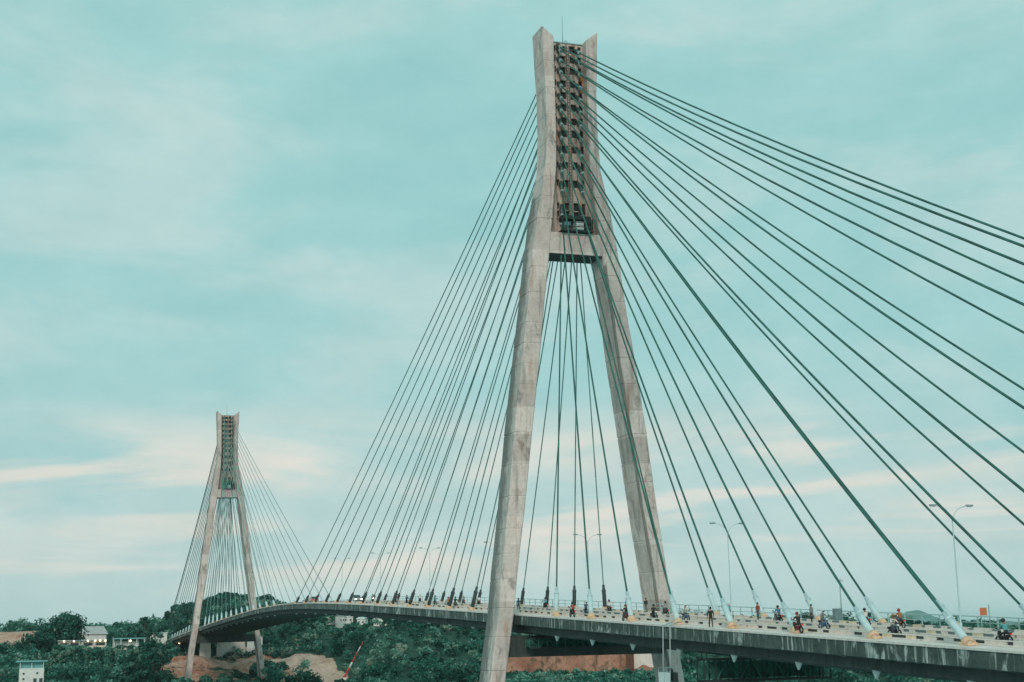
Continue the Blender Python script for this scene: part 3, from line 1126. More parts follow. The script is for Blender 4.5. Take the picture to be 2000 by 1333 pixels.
def lamp(X, lab):
    e = tag(empty('street_lamp', (X, 0, dk(X) + .1)), lab, 'street lamp', 'street lamps along the median')
    MB().tube([(0, 0, 0), (0, 0, .9), (0, 0, .95), (0, 0, 8.4)], [.12, .12, .065, .045], 8).build('pole', M['lamp_paint'], e)
    for s in (-1, 1):
        pts = [(0, s * .0, 8.3)] + [(0, s * 1.55 * math.sin(t), 8.3 + 1.55 * (1 - math.cos(t)) * 1.05) for t in (.3, .6, .9, 1.2)] + [(0, s * 1.75, 9.5)]
        pts = [(0, s * y, 8.3 + z) for y, z in ((0, 0), (.06, .35), (.22, .7), (.5, 1.0), (.9, 1.2), (1.4, 1.3))]
        MB().tube(pts, .03, 6).build('arm', M['lamp_paint'], e)
        h = MB().box((0, s * 1.62, 9.62), (.22, .55, .12))
        h.box((0, s * 1.64, 9.54), (.16, .4, .05))
        h.build('lamp_head', M['steel'], e)


for X, lab in ((290., 'double-arm street lamp beyond the last visible side-span cables'), (253.1, 'double-arm street lamp beside the orange sign on the side span'),
               (216.4, 'double-arm street lamp on the side span by the standing walker'), (178.6, 'double-arm street lamp between the legs of the big pylon'),
               (141.5, 'double-arm street lamp just past the big pylon on the main span'), (104., 'double-arm street lamp second past the big pylon on the main span'),
               (67., 'double-arm street lamp third past the big pylon on the main span'), (30., 'double-arm street lamp near the crest of the main span')):
    lamp(X, lab)

# grey cabinet on a mast, and an orange board, on the far walkway
X = Xof(1645, 8.0)
e = tag(empty('camera_mast', (X, 8.0, dk(X))), 'slim mast with a grey cabinet at its foot on the far walkway', 'mast')
MB().tube([(0, 0, 0), (0, 0, 3.9)], [.07, .05], 8).build('pole', M['steel'], e)
MB().box((.0, -.45, .75), (.45, .8, 1.25)).build('cabinet', M['sign_grey'], e)
MB().box((.1, .05, 4.0), (.5, .2, .2)).build('camera_head', M['pale'], e)
X = Xof(1930, 8.0)
e = tag(empty('warning_board', (X, 8.0, dk(X))), 'square orange board on two thin posts at the far railing', 'sign')
for y in (-.55, .25):
    MB().tube([(0, y, 0), (0, y, 2.1 if y > 0 else 1.2)], .05, 6).build('post', M['steel'], e)
MB().box((.06, -.35, 1.55), (.05, .62, .62)).build('board', M['orange'], e)


# suspended work cradle near the big pylon
def cradle():
    X = Xof(1293, -9.4)
    z0 = dk(X)
    e = tag(empty('work_cradle', (X, -9.5, z0 - 5.2)), 'white suspended work cradle hanging on ropes below the deck edge', 'work platform')
    fl = MB().box((1.2, 0, 0), (2.6, .8, .1)).build('floor', M['pale'], e)
    for y in (-.4, .4):
        MB().box((1.2, y, .5), (2.6, .03, .9)).build('side_panel', M['pale'] if y < 0 else M['teal_roof'], e)
    for y in (-.4, .4):
        for z in (1.05, 1.35):
            MB().tube([(-.1, y, z), (2.5, y, z)], .03, 6).build('guard_rail', M['steel'], e)
        for x in (-.1, 1.2, 2.5):
            MB().tube([(x, y, 0), (x, y, 1.36)], .035, 6).build('stanchion', M['steel'], e)
    for x in (0., 1.55):
        MB().tube([(x, 0, .1), (x, .2, 5.2)], .035, 6).build('rope', M['pale'], e)
        MB().tube([(x, .15, 5.15), (x, 1.1, 5.45)], .06, 6).build('hanger', M['steel'], e)
    for x in (2.3,):
        MB().box((x, .1, .55), (.5, .5, .8)).build('winch', M['dark'], e)
    # two workers' drums / tool bags
    MB().ball((1.7, 0, 1.0), (.3, .25, .35)).build('tool_bag', M['dark'], e)


cradle()


def gantry(X, ya, yb, zt, ht, lab, net=False):
    e = tag(empty('inspection_gantry' if not net else 'scaffold_walkway', (X, 0, zt - ht)), lab, 'gantry' if not net else 'scaffold')
    for z in (0, ht):
        for x in (-.7, .7):
            MB().box((x, (ya + yb) / 2, z), (.16, yb - ya, .18)).build('chord', M['dark'], e)
    n = int((yb - ya) / 1.15)
    for i in range(n + 1):
        y = ya + (yb - ya) * i / n
        for x in (-.7, .7):
            MB().box((x, y, ht / 2), (.1, .1, ht)).build('upright', M['net'] if net else M['dark'], e)
        if i < n:
            y2 = ya + (yb - ya) * (i + 1) / n
            MB().tube([(.7, y, 0 if i % 2 else ht), (.7, y2, ht if i % 2 else 0)], .045, 5).build('diagonal', M['net'], e)
    MB().box((0, (ya + yb) / 2, .08), (1.3, yb - ya, .05)).build('floor', M['dark'], e)
    MB().box((-.66, (ya + yb) / 2, ht * .5), (.02, yb - ya - .2, ht * .8)).build('netting', M['net'], e)
    for y in (ya + .4, yb - .4):
        for x in (-.5, .5):
            MB().tube([(x, y, ht - .05), (x, y, ht + 1.0)], .06, 6).build('hanger', M['dark'], e)


gantry(226., -8.3, 4.6, dk(226) - 2.9, 1.9, 'dark lattice inspection gantry slung across under the side-span deck')
gantry(178.6, -8.2, 4.5, dk(178) - 2.9, 1.1, 'green-netted scaffold walkway slung under the deck at the big pylon', True)


# ------------------------------------------------------------------ people, motorbikes, cars
def grow(verts, edges, labels, mats, name):
    """one continuous skinned body; faces take the cloth of the nearest joint"""
    me = bpy.data.meshes.new(name)
    me.from_pydata([v[:3] for v in verts], edges, [])
    ob = bpy.data.objects.new(name, me)
    col.objects.link(ob)
    md = ob.modifiers.new('s', 'SKIN')
    for i, v in enumerate(verts):
        sv = me.skin_vertices[0].data[i]
        sv.radius = (v[3], v[3] if len(v) < 5 else v[4])
        sv.use_root = i == 0
    sub = ob.modifiers.new('d', 'SUBSURF')
    sub.levels = sub.render_levels = 1
    dg = bpy.context.evaluated_depsgraph_get()
    ev = bpy.data.meshes.new_from_object(ob.evaluated_get(dg))
    bpy.data.objects.remove(ob)
    ev.name = name
    ev.materials.clear()
    for mm in mats: ev.materials.append(mm)
    P = np.array([v[:3] for v in verts])
    for poly in ev.polygons:
        c = np.array(poly.center)
        poly.material_index = labels[int(((P - c) ** 2).sum(1).argmin())]
        poly.use_smooth = True
    return ev


def body(pose, shirt, trousers, name):
    # 0 shirt, 1 trousers, 2 skin, 3 shoes
    V, E, Lb = [], [], []

    def a(p, r, l, par=None):
        V.append((*p, *r) if hasattr(r, '__len__') else (*p, r))
        Lb.append(l)
        if par is not None: E.append((par, len(V) - 1))
        return len(V) - 1
    sit = pose == 'ride'
    hz = .82 if sit else .95
    hx = -.25 if sit else 0
    lean = .12 if sit else .0
    pel = a((hx, 0, hz), (.15, .12), 1)
    wst = a((hx + lean * .4, 0, hz + .2), (.14, .11), 0, pel)
    ch = a((hx + lean, 0, hz + .42), (.17, .12), 0, wst)
    nk = a((hx + lean * 1.3, 0, hz + .56), .06, 2, ch)
    hd = a((hx + lean * 1.5 + .02, 0, hz + .68), .095, 2, nk)
    a((hx + lean * 1.5 + .02, 0, hz + .79), .08, 2, hd)
    for s in (-1, 1):
        sh = a((hx + lean, s * .19, hz + .47), .07, 0, ch)
        if sit:
            el = a((hx + .30, s * .28, hz + .27), .045, 0, sh)
            wr = a((hx + .55, s * .31, hz + .28), .032, 2, el)
            pm = a((hx + .62, s * .31, hz + .28), .036, 2, wr)
            fd = (.05, 0, -.03)
        else:
            el = a((hx - .02 + .03 * s, s * .26, hz + .20), .045, 0, sh)
            wr = a((hx + .06 + .05 * s, s * .27, hz - .05), .032, 2, el)
            pm = a((hx + .08 + .05 * s, s * .27, hz - .12), .036, 2, wr)
            fd = (.01, 0, -.07)
        pz = V[pm][:3]
        for q in range(4):
            o_ = (q - 1.5) * .02
            f1 = a((pz[0] + fd[0] + (0 if sit else o_), pz[1] + (o_ if sit else 0), pz[2] + fd[2] * (1 - .1 * abs(q - 1))), .009, 2, pm)
            a((V[f1][0] + .01, V[f1][1], V[f1][2] - .03), .008, 2, f1)
        a((pz[0] + .03, pz[1] - s * .04, pz[2] + .0), .01, 2, pm)
        hp = a((hx, s * .10, hz - .06), .09, 1, pel)
        if sit:
            kn = a((hx + .42, s * .17, hz - .12), .065, 1, hp)
            an = a((hx + .30, s * .17, hz - .52), .045, 1, kn)
            hl = a((hx + .32, s * .17, hz - .58), .045, 3, an)
            a((hx + .48, s * .17, hz - .60), .04, 3, hl)
        else:
            kn = a((hx + .04 * s + .02, s * .11, hz - .47), .065, 1, hp)
            an = a((hx + .10 * s - .02, s * .12, .10), .045, 1, kn)
            hl = a((hx + .10 * s - .02, s * .12, .05), .045, 3, an)
            a((hx + .10 * s + .14, s * .13, .035), .036, 3, hl)
    return grow(V, E, Lb, [shirt, trousers, M['skin'], M['hair']], name)


def cloth(c): return mat('cloth', c, .85, 0, .2, 6)


SH = {'red': cloth((.30, .07, .055)), 'teal': cloth((.10, .36, .38)), 'black': cloth((.02, .024, .025)), 'white': cloth((.62, .62, .58)), 'grey': cloth((.25, .28, .28)), 'blue': cloth((.06, .14, .24)), 'orange': cloth((.34, .14, .06))}
TR = [cloth((.025, .028, .03)), cloth((.06, .08, .12)), cloth((.16, .15, .13))]


def head_gear(parent, pos, helmet):
    if helmet:
        h = MB().ball((pos[0] - .01, 0, pos[2] + .045), (.15, .13, .15), 12, 8)
        h.box((pos[0] + .11, 0, pos[2] + .02), (.06, .18, .10), mi=1)
        h.build('helmet', [helmet, M['glass']], parent)
    else:
        h = MB().ball((pos[0] - .025, 0, pos[2] + .06), (.115, .105, .11), 12, 8)
        h.build('hair', M['hair'], parent)
    f = MB()
    for s in (-1, 1):
        f.ball((pos[0] + .088, s * .035, pos[2] + .035), .014, 6, 4, 1)
        f.ball((pos[0], s * .10, pos[2] + .01), (.02, .015, .03), 6, 4)
    f.ball((pos[0] + .10, 0, pos[2]), (.022, .014, .025), 6, 4)
    f.box((pos[0] + .09, 0, pos[2] - .045), (.012, .045, .01), mi=2)
    f.build('face', [M['skin'], M['hair'], M['red']], parent)


def person(X, Y, rz, pose, shirt, tr, lab, helmet=None):
    me = body(pose, SH[shirt], TR[tr], 'person')
    z = dk(X) + (.0 if pose == 'ride' else .0)
    o = link('person', me, None, (X, Y, z + .005), rz)
    hz = .82 if pose == 'ride' else .95
    hp = (-.25 + .18 + .02, 0, hz + .70) if pose == 'ride' else (.02, 0, hz + .70)
    head_gear(o, hp, helmet)
    tag(o, lab, 'person', 'people on the bridge deck')
    return o


def bike(X, Y, rz, paint, lab, lit=False):
    e = tag(empty('motorbike', (X, Y, dk(X) + .005), rz), lab, 'motorbike', 'motorbikes on the bridge')
    for x in (-.62, .62):
        w = MB()
        ring = [(x + .23 * math.cos(t), 0, .28 + .23 * math.sin(t)) for t in np.linspace(0, 2 * math.pi, 15)]
        w.tube(ring, .055, 6, caps=False)
        w.tube([(x, -.05, .28), (x, .05, .28)], .06, 8, mi=1)
        for q in range(3):
            t = q * math.pi / 3
            w.tube([(x - .2 * math.cos(t), 0, .28 - .2 * math.sin(t)), (x + .2 * math.cos(t), 0, .28 + .2 * math.sin(t))], .015, 4, mi=1)
        w.build('wheel', [M['tyre'], M['steel']], e)
    f = MB()
    f.prism([(-.75, .66), (-.35, .48), (-.1, .30), (.25, .28), (.35, .45), (.5, .78), (.42, .9), (.3, .62), (.05, .5), (-.2, .60)], -.12, .12)
    f.build('fairing', paint, e)
    MB().box((-.38, 0, .72), (.72, .26, .12)).build('seat', M['tyre'], e)
    MB().tube([(.62, .09, .28), (.42, .09, .95)], .03, 6).tube([(.62, -.09, .28), (.42, -.09, .95)], .03, 6).build('fork', M['steel'], e)
    MB().tube([(.35, -.34, 1.06), (.42, -.1, 1.0), (.42, .1, 1.0), (.35, .34, 1.06)], .022, 6).build('handlebar', M['dark'], e)
    MB().ball((.52, 0, .88), (.07, .1, .09), 8, 6).build('headlight', M['headlight'] if lit else M['pale'], e)
    MB().box((-.78, 0, .68), (.05, .16, .08)).build('tail_light', M['tail'], e)
    MB().tube([(-.1, -.15, .28), (-.75, -.17, .36)], [.035, .055], 8).build('exhaust', M['steel'], e)
    for y in (-.3, .3):
        MB().box((.36, y, 1.2), (.03, .13, .08)).build('mirror', M['dark'], e)
    return e


HEL = [mat('helmet_red', (.24, .04, .03), .3, 0, .1), mat('helmet_black', (.02, .02, .022), .3, 0, .1), mat('helmet_white', (.65, .65, .62), .3, 0, .1), mat('helmet_orange', (.34, .15, .05), .3, 0, .1)]
PNT = [mat('bike_paint_red', (.16, .03, .025), .3, 0, .1), mat('bike_paint_black', (.02, .022, .025), .3, 0, .1), mat('bike_paint_blue', (.04, .12, .25), .3, 0, .1)]
# motorbike riders: column, lane, facing, shirt, trousers, helmet, paint, words
riders = [
    (1962, -4.6, math.pi, 'teal', 0, 1, 1, 'rider in teal shirt and black helmet heading for the pylon, beside the orange board', 'black motorbike under the rider in teal by the orange board'),
    (1748, -4.9, 0, 'white', 1, 3, 1, 'rider in white shirt and orange helmet on the side span', 'black motorbike under the rider in white with the orange helmet'),
    (1558, -7.7, math.pi, 'black', 0, 0, 0, 'rider in black with red helmet on the near walkway', 'red motorbike on the near walkway of the side span'),
    (1278, -4.6, 0, 'black', 0, 1, 1, 'rider in black, black helmet, beside the near pylon foot', 'black motorbike ridden by the black-clad rider at the pylon foot'),
    (1222, -7.6, math.pi, 'black', 1, 0, 0, 'rider in dark clothes with red helmet on the walkway inside the pylon', 'red motorbike on the walkway between the pylon legs'),
    (1118, -7.5, math.pi, 'red', 0, 1, 1, 'rider in red jacket on the walkway between the pylon legs', 'black motorbike under the rider in the red jacket'),
    (1146, -4.4, 0, 'blue', 0, 2, 2, 'rider in blue shirt with white helmet between the pylon legs', 'blue motorbike between the pylon legs'),
    (890, -4.8, 0, 'black', 0, 1, 1, 'rider in black on the main span just past the big pylon', 'black motorbike on the main span just past the big pylon'),
    (876, -7.2, math.pi, 'orange', 0, 0, 0, 'rider in orange on the main-span walkway', 'red motorbike on the main-span walkway'),
    (1757, 4.6, math.pi, 'orange', 1, 0, 0, 'rider in orange with red helmet on the far carriageway', 'red motorbike on the far carriageway of the side span'),
    (774, -4.0, 0, 'red', 1, 0, 0, 'rider in red farther out on the main span', 'red motorbike farther out on the main span'),
]
for px, Y, rz, sh, tr, he, pa, lab, blab in riders:
    X = Xof(px, Y)
    bike(X, Y, rz, PNT[pa], blab)
    person(X, Y, rz, 'ride', sh, tr, lab, HEL[he])
combos = [(1690, 'white', 1, 3.4, 'side-span far lane'), (1610, 'grey', 2, -2.0, 'side-span near lane'), (1520, 'blue', 1, 2.4, 'side-span far lane'), (1425, 'teal', 2, 4.2, 'side-span far lane'),
          (1340, 'white', 2, -2.4, 'side-span near lane'), (1300, 'grey', 1, 3.2, 'side-span far lane'), (1190, 'white', 1, 2.2, 'lane between the pylon legs'), (1065, 'teal', 1, 3.0, 'lane between the pylon legs'),
          (935, 'white', 1, 1.8, 'main-span far lane'), (905, 'grey', 2, 3.6, 'main-span far lane'), (850, 'teal', 1, -2.2, 'main-span near lane'), (820, 'white', 2, 3.0, 'main-span far lane'), (795, 'blue', 1, -4.8, 'main-span near lane')]
for px, sh, he, Y, where in combos:
    X = Xof(px, Y)
    hn = {1: 'black', 2: 'white'}[he]
    rz = 0 if Y < 0 else math.pi
    bike(X, Y, rz, PNT[1 if he == 1 else 2], '%s motorbike under the rider in %s with %s helmet, %s' % ('black' if he == 1 else 'blue', sh, hn, where))
    person(X, Y, rz, 'ride', sh, px % 3, 'rider in %s shirt with %s helmet in the %s' % (sh, hn, where), HEL[he])
X = Xof(728, -3.0)
bike(X, -3.0, 0, PNT[1], 'black motorbike with its headlight on beside the oncoming car', True)
person(X, -3.0, 0, 'ride', 'grey', 0, 'rider in grey on the motorbike with its headlight on', HEL[1])
walk = [
    (1389, -7.9, 2.9, 'black', 0, 'walker in black standing at the near deck edge'),
    (1481, 4.8, -1.2, 'red', 1, 'walker in red shirt on the far carriageway'),
    (1586, 4.9, -1.4, 'grey', 0, 'walker in grey shirt leaning at the far barrier'),
    (1262, 7.4, -1.0, 'black', 2, 'walker in black on the far walkway by the pylon leg'),
    (1226, 5.0, 2.6, 'blue', 0, 'walker in blue on the far carriageway inside the pylon'),
    (1013, -5.0, 3.0, 'blue', 1, 'walker in blue close behind the pylon leg'),
]
for px, Y, rz, sh, tr, lab in walk:
    X = Xof(px, Y)
    person(X, Y, rz, 'stand', sh, tr, lab)


def car(px, Y, rz, paint, lab, lit):
    X = Xof(px, Y)
    e = tag(empty('car', (X, Y, dk(X) + .005), rz), lab, 'car', 'cars on the bridge')
    e.rotation_euler = (0, math.atan(G_ * X / math.sqrt(X * X + RR * RR)) * (1 if abs(rz) < 1 else -1), rz)
    low_ = [(-2.05, .35), (-2.1, .75), (-1.95, .95), (-1.2, 1.0), (.75, 1.0), (1.75, .88), (2.08, .68), (2.1, .35), (1.72, .3), (1.6, .55), (1.3, .66), (1.0, .55), (.88, .28), (-.88, .28), (-1.0, .55), (-1.3, .66), (-1.6, .55), (-1.72, .3)]
    b = MB()
    n = len(low_)
    ws = (.76, .84, .84, .76)
    vs = []
    for yy, ins in ((-.84, .06), (-.78, .0), (.78, .0), (.84, .06)):
        for x, z in low_:
            vs.append((x * (1 - ins * .2), yy, z - (ins if z > .8 else 0)))
    fs = [(a_ * n + k, a_ * n + (k + 1) % n, (a_ + 1) * n + (k + 1) % n, (a_ + 1) * n + k) for a_ in range(3) for k in range(n)]
    b.add(vs, fs)
    for base_, order in ((0, -1), (3 * n, 1)):
        side = vs[base_:base_ + n]
        b.add(side, [(17, 0, 1, 16), (16, 1, 2, 15), (15, 2, 3), (15, 3, 14), (14, 3, 4, 11), (14, 11, 12, 13), (11, 4, 10), (10, 4, 5), (10, 5, 9), (9, 5, 6, 8), (8, 6, 7)])
    b.build('body', paint, e)
    cb = MB()
    cab = [(-1.55, .98), (-.95, 1.45), (.25, 1.48), (1.0, .98)]
    cb.add([(x, y * (.72 if z < 1.2 else .58), z) for y in (-1, 1) for x, z in cab], [(0, 1, 2, 3), (7, 6, 5, 4), (1, 5, 6, 2), (0, 4, 5, 1), (3, 2, 6, 7)])
    cb.build('cabin', M['glass'], e)
    MB().box((-.35, 0, 1.485), (1.15, 1.14, .05)).build('roof', paint, e)
    for x in (-1.3, 1.3):
        for y in (-.72, .72):
            w = MB().tube([(x, y - .1, .31), (x, y + .1, .31)], .31, 14)
            w.tube([(x, y - .11, .31), (x, y + .11, .31)], .18, 10, mi=1)
            w.build('wheel', [M['tyre'], M['steel']], e)
    for y in (-.6, .6):
        MB().ball((2.04, y, .68), (.09, .17, .11), 8, 6).build('headlight', M['headlight'] if lit else M['pale'], e)
        MB().box((-2.05, y, .78), (.08, .28, .16)).build('tail_light', M['tail'], e)
    MB().box((2.1, 0, .45), (.06, 1.3, .14)).build('bumper', M['dark'], e)


car(696, -3.4, 0, mat('car_paint_silver', (.45, .46, .46), .3, .3, .05, coat=.5), 'silver car coming over the crest with headlights on', True)
car(612, -3.3, math.pi, mat('car_paint_rust', (.40, .14, .10), .35, 0, .05, coat=.5), 'rust-red car near the crest of the main span', False)


# ================================================================== FAR BANK
def tree(pos, h, spread, lab, dark=True, trunk_h=.35, grp='trees on the far bank', lumps=26, tall=1.0, per=75, lf=.6, name='broadleaf_tree', skew=0.):
    x, y = pos.x, pos.y
    z = ground_h(x, y) - .3
    e = tag(empty(name, (x, y, z)), lab, 'tree', grp)
    t = MB()
    t.tube([(0, 0, 0), (.1, .05, h * trunk_h * .5), (.0, .1, h * trunk_h), (.15, 0, h * .8)], [h * .03, h * .024, h * .018, h * .006], 8)
    cs, rs, ts = [], [], []
    for i in range(lumps):
        a = random.uniform(0, 2 * math.pi)
        u = random.random()
        zz = h * (trunk_h + (1 - trunk_h) * u) * .93
        env = spread * (math.sin(math.pi * min(1, .18 + .82 * (1 - u) ** .8 * .9)) if tall == 1.0 else (.35 + .65 * (1 - u)))
        rr = env * math.sqrt(random.random()) * .85
        r_ = spread * random.uniform(.20, .36)
        c = (rr * math.cos(a) + r2.x * skew * (u - .5), rr * math.sin(a) + r2.y * skew * (u - .5), zz - r_ * .3)
        cs.append(c)
        rs.append(r_)
        ts.append(random.uniform(.15, .75))
        if i % 3 == 0:
            zb = h * random.uniform(trunk_h * .7, trunk_h + .1)
            t.tube([(0, 0, zb), (c[0] * .5, c[1] * .5, (zb + c[2]) / 2 + .2), c], [h * .011, h * .008, h * .003], 5)
    t.build('trunk', M['bark'], e)
    v, f, tn = leaf_cloud(cs, rs, ts, per, lf)
    link('crown', leaf_mesh('crown', v, f, tn, M['leaf_dark' if dark else 'leaf']), e)
    return e


def up_to(px, d, ytop):
    p = spot(px, d)
    return CZ + (1242.5 - .0197 * px - ytop) / FPX * d - ground_h(p.x, p.y) + .3


tree(spot(118, 600), up_to(118, 600, 1199), 13, 'big spreading evergreen tree beside the white hut', lumps=85, trunk_h=.12, per=110, lf=.55, skew=8, tall=2.)
tree(spot(72, 590), up_to(72, 590, 1232), 7, 'lower dark tree leaning on the big spreading evergreen', lumps=26, trunk_h=.15)
tree(spot(283, 600), up_to(283, 600, 1203), 3.0, 'slim ragged tree standing alone above the pavilion', lumps=26, trunk_h=.3, lf=.5, per=90)
tree(spot(260, 610), up_to(260, 610, 1230), 4.5, 'round low tree left of the slim ragged tree', lumps=18, trunk_h=.2)
tree(spot(310, 640), up_to(310, 640, 1214), 6, 'round tree right of the slim ragged tree', dark=False, lumps=20, trunk_h=.2)
tree(spot(308, 505), up_to(308, 505, 1243), 7.5, 'dark tree in front of the pavilion beside the small pylon', lumps=34, trunk_h=.12, per=100)
tree(spot(262, 490), up_to(262, 490, 1272), 6.5, 'broad dark tree below the pavilion', lumps=30, trunk_h=.12, per=100)
hill = [(340, 760, 1188, 6.0), (356, 775, 1182, 6.5), (372, 790, 1180, 6.5), (404, 800, 1178, 6.5), (420, 790, 1168, 6.5), (438, 805, 1161, 7), (455, 800, 1162, 6.5), (472, 795, 1166, 6.5), (490, 800, 1168, 6), (521, 790, 1164, 4.2), (328, 720, 1212, 6), (386, 770, 1184, 6), (350, 735, 1205, 6), (408, 760, 1195, 6), (450, 765, 1185, 6.5), (480, 770, 1190, 6)]
for px, d, yt, s in hill:
    lab = 'dark tree on the hill, outside the near leg of the small pylon' if px < 380 else 'dark tree on the hill, seen between the legs of the small pylon' if px < 500 else 'lone dark tree on the hill, outside the far leg of the small pylon'
    tree(spot(px, d), up_to(px, d, yt), s, lab, grp='trees on the hill behind the small pylon', lumps=40, trunk_h=.2, per=85, lf=.75)


def house(pos, rz, w, d, h, lab, wall, roof, name='white_house', wins=3, over=.5, slope=.25, cat='house', zoff=0, grp=None):
    z = ground_h(pos.x, pos.y) + zoff
    e = tag(empty(name, (pos.x, pos.y, z), rz), lab, cat, grp)
    wl = MB().box((0, 0, h / 2 - .75), (d, w, h + 1.5)).build('wall', wall, e)
    if zoff > .6: MB().box((0, 0, -1.4 - zoff / 2 - .5), (d + .3, w + .3, zoff + 1.6)).build('plinth', M['walk'], e)
    r_ = MB()
    o_ = over
    r_.add([(d / 2 + o_, -w / 2 - o_, h), (d / 2 + o_, w / 2 + o_, h), (-d / 2 - o_, w / 2 + o_, h + slope), (-d / 2 - o_, -w / 2 - o_, h + slope),
            (d / 2 + o_, -w / 2 - o_, h + .3), (d / 2 + o_, w / 2 + o_, h + .3), (-d / 2 - o_, w / 2 + o_, h + slope + .3), (-d / 2 - o_, -w / 2 - o_, h + slope + .3)],
           [(3, 2, 1, 0), (4, 5, 6, 7), (0, 1, 5, 4), (1, 2, 6, 5), (2, 3, 7, 6), (3, 0, 4, 7)])
    r_.build('roof', roof, e)
    for i in range(wins):
        y = (i + .5) * w / wins - w / 2
        wn = MB().box((d / 2 + .03, y, h * .55), (.08, min(1.1, w / wins * .5), 1.0)).build('window', M['pale'], e)
        MB().box((d / 2 + .08, y, h * .55), (.04, min(.9, w / wins * .42), .8)).build('pane', M['glass'], wn)
    return e


face = math.atan2(CY, CX + 150)      # houses look roughly across the strait
# small two-storey white hut with flat teal roof
p = spot(66, 455)
z = ground_h(p.x, p.y)
zt = CZ - (1287 - 1241.5) / FPX * 455
e = tag(empty('white_hut', (p.x, p.y, zt - 7.0), face + .12), 'small white two-storey hut with a flat teal roof in the scrub', 'hut')
MB().box((0, 0, 1.9), (5.0, 7.0, 5.4)).build('wall', M['white'], e)
MB().box((0, 0, -5.2), (5.3, 7.3, 9.0)).build('plinth', M['walk'], e)
MB().box((-.6, 0, 5.7), (3.6, 6.4, 2.2)).build('upper_wall', M['teal_roof'], e)
MB().box((0, 0, 6.95), (6.2, 8.9, .28)).build('roof', M['teal_roof'], e)
for y in (-3.3, 0, 3.3):
    MB().box((2.35, y, 5.7), (.18, .18, 2.3)).build('post', M['white'], e)
MB().box((2.42, 0, 4.75), (.1, 6.9, .5)).build('parapet', M['pale'], e)
for y, zz in ((-2.2, 3.4), (-2.2, 1.9), (1.6, 3.5)):
    wn = MB().box((2.53, y, zz), (.08, .7, .7)).build('window', M['pale'], e)
    MB().box((2.59, y, zz), (.04, .55, .55)).build('pane', M['glass'], wn)
MB().box((2.53, 1.9, .9), (.1, 2.6, 2.2)).build('door', M['glass'], e)
MB().box((2.6, 1.9, .9), (.1, .7, 2.2)).build('door_post', M['pale'], e)

# village: grey hall, lit kiosks, teal pavilion, small white boxes
p = spot(176, 640)
house(p, face + .2, 12, 14, 6.0, 'grey hall with a low pitched roof behind the lit kiosks', M['white'], M['grey_roof'], 'grey_hall', 3, .6, 3.2, 'hall', .5)
kios = [(128, 'first lit kiosk of the row, beside the big spreading tree'), (147, 'second lit kiosk of the row'), (174, 'third lit kiosk of the row, in front of the grey hall'), (198, 'fourth lit kiosk of the row, with three lamps')]
for i, (px, lab) in enumerate(kios):
    p = spot(px, 590)
    zz = CZ - (1262 - 1240) / FPX * 590
    e = tag(empty('kiosk', (p.x, p.y, zz), face), lab, 'kiosk', 'lit kiosks in the village')
    MB().box((-.5, 0, .6), (2.4, 4.2, 3.4)).build('wall', M['barrier'], e)
    MB().box((.3, 0, -3.9), (4.4, 4.6, 5.6)).build('plinth', M['walk'], e)
    MB().box((.3, 0, 2.45), (4.2, 4.9, .2)).build('awning', M['pale' if i != 1 else 'teal_roof'], e)
    MB().box((.75, 0, .9), (.12, 3.4, 1.1)).build('counter_opening', M['glass'], e)
    for y in (-2.2, 2.2):
        MB().tube([(2.2, y, -1.2), (2.2, y, 2.4)], .07, 6).build('post', M['pale'], e)
    for j in range((1, 1, 1, 3)[i]):
        MB().ball((2.5, (j - ((1, 1, 1, 3)[i] - 1) / 2) * 1.9, 2.15), .34, 10, 7).build('bulb', M['bulb'], e)
p = spot(254, 565)
zz = CZ - (1262 - 1239) / FPX * 565
e = tag(empty('pavilion', (p.x, p.y, zz), face - .05), 'long open pavilion with a pale teal roof above the trees', 'pavilion')
MB().box((0, 0, 2.9), (5, 12.2, .35)).build('roof', M['teal_roof'], e)
for y in (-5.7, -2.9, 0, 2.9, 5.7):
    for x in (-2.1, 2.1):
        MB().box((x, y, .8), (.25, .25, 4.2)).build('post', M['white'], e)
MB().box((-1.6, -1, .3), (.3, 8.5, 3.0)).build('back_wall', M['pale'], e)
MB().box((0, 0, -.9), (5.2, 12.4, .8)).build('floor', M['walk'], e)
MB().box((0, 0, -4.3), (4.6, 11.8, 6.0)).build('plinth', M['walk'], e)
MB().ball((2.2, .6, 2.0), .4, 10, 7).build('bulb', M['bulb'], e)
p = spot(311, 640)
house(p, face, 7, 5, 3.2, 'small white box house with flat roof behind the dark trees', M['white'], M['pale'], 'white_house', 2, .3, .1, 'house', 3.2)
# lamp by the far abutment
p = spot(351, 610)
e = tag(empty('yard_lamp', (p.x, p.y, ground_h(p.x, p.y))), 'lit yard lamp on a short post by the far abutment', 'lamp')
MB().tube([(0, 0, -.5), (0, 0, 4.0)], .08, 6).build('post', M['steel'], e)
MB().ball((0, 0, 4.3), .48, 10, 7).build('bulb', M['bulb'], e)

# houses along the wooded crest under the main span
names = ['broken white roofed house at the end of the crest row', 'narrow pale house second in the crest row', 'tall white house in the middle of the crest row',
         'white house with a bright side wall on the wooded crest', 'long low white shed on the wooded crest']
for (px, d, w), lab in zip(CREST, names):
    p = spot(px, d)
    house(p, face + random.uniform(-.7, .7), w, 3.6, random.uniform(2.6, 3.8), lab, M['white'], M['house_roof'], 'white_house', 2, .35, random.uniform(.5, 1.2), 'house', 1.2, 'houses on the wooded crest')

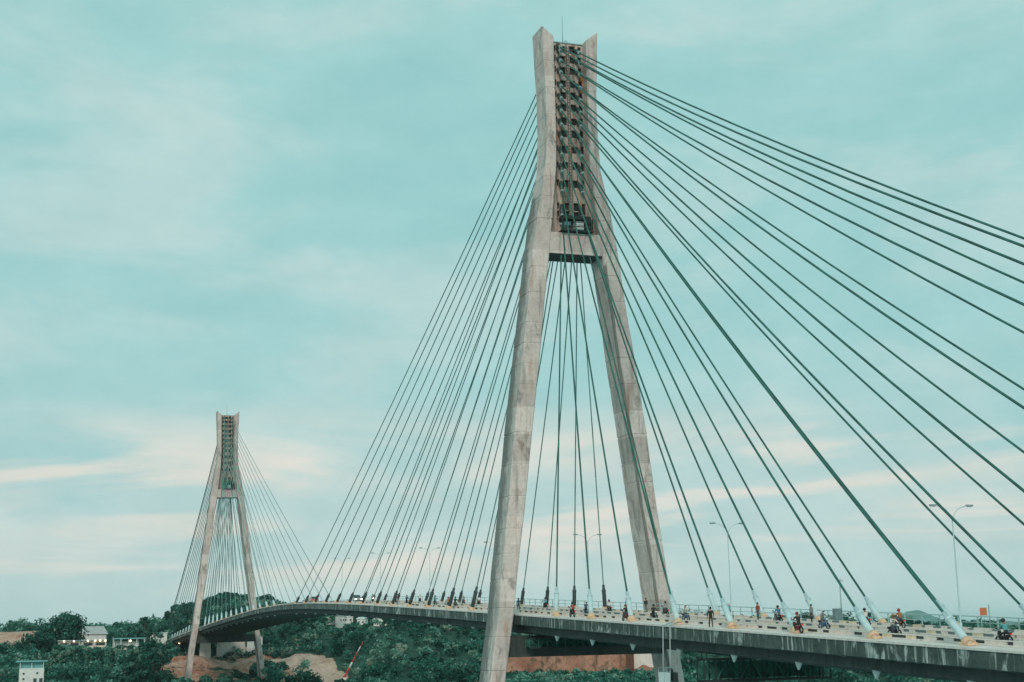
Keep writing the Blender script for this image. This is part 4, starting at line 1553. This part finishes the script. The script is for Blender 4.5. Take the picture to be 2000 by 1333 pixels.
# far abutment and pale site huts under the far side span
for i, (px, d, w, h, lab) in enumerate(((402, 570, 4.0, 2.6, 'small pale site hut under the far side span'), (452, 585, 11, 3.0, 'long cream site shed under the far side span'), (498, 580, 6, 3.0, 'grey-white site shed beside the small pylon leg'))):
    p = spot(px, d)
    zz = CZ - (1261 - 1236) / FPX * d
    house(p, face, w, 4, h, lab, M['barrier'] if i == 1 else M['white'], M['sign_grey'], 'site_shed', 3, .2, .1, 'shed', zz - ground_h(p.x, p.y), 'site sheds under the far side span')
mb = MB()
mb.box((-333, 0, -18), (6, 19, 15))
mb.box((-326, -9.2, -18), (14, 1, 14.4))
mb.box((-326, 9.2, -18), (14, 1, 14.4))
tag(mb.build('abutment', M['soffit']), 'grey concrete abutment carrying the far end of the deck', 'abutment')

# leaning red and white pole at the edge of the pale yard
p = spot(672, 500)
z0 = ground_h(p.x, p.y)
zt = CZ - (1322 - 1232) / FPX * 500
e = tag(empty('striped_pole', (p.x, p.y, zt)), 'leaning red and white striped pole beside the pale yard', 'pole')
side = Vector((-heading(690).y, heading(690).x, 0)) * -1
top = side * 6.6 + Vector((0, 0, 12.2))
for i in range(7):
    a, b = top * (i / 7), top * ((i + 1) / 7)
    MB().tube([a, b], [.42 - i * .045, .42 - (i + 1) * .045], 8).build('band', M['white'] if i % 3 == 2 or i == 5 else M['red'], e)
MB().box((0, 0, -2.6), (2.0, 2.0, 5.6)).build('footing', M['walk'], e)


# ================================================================== AIR
def haze():
    m = bpy.data.materials.new('sea_haze')
    m.use_nodes = True
    t = m.node_tree
    t.nodes.remove(t.nodes['Principled BSDF'])
    v = N(t, 'ShaderNodeVolumePrincipled')
    v.inputs['Color'].default_value = (.86, .97, .97, 1)
    v.inputs['Density'].default_value = 4.5e-5
    v.inputs['Anisotropy'].default_value = .1
    t.links.new(v.outputs[0], t.nodes['Material Output'].inputs['Volume'])
    mb = MB().box((0, 0, 16.5), (60200, 60200, 135))
    tag(mb.build('haze', m), 'thin pale sea haze over the strait', kind='stuff')


haze()
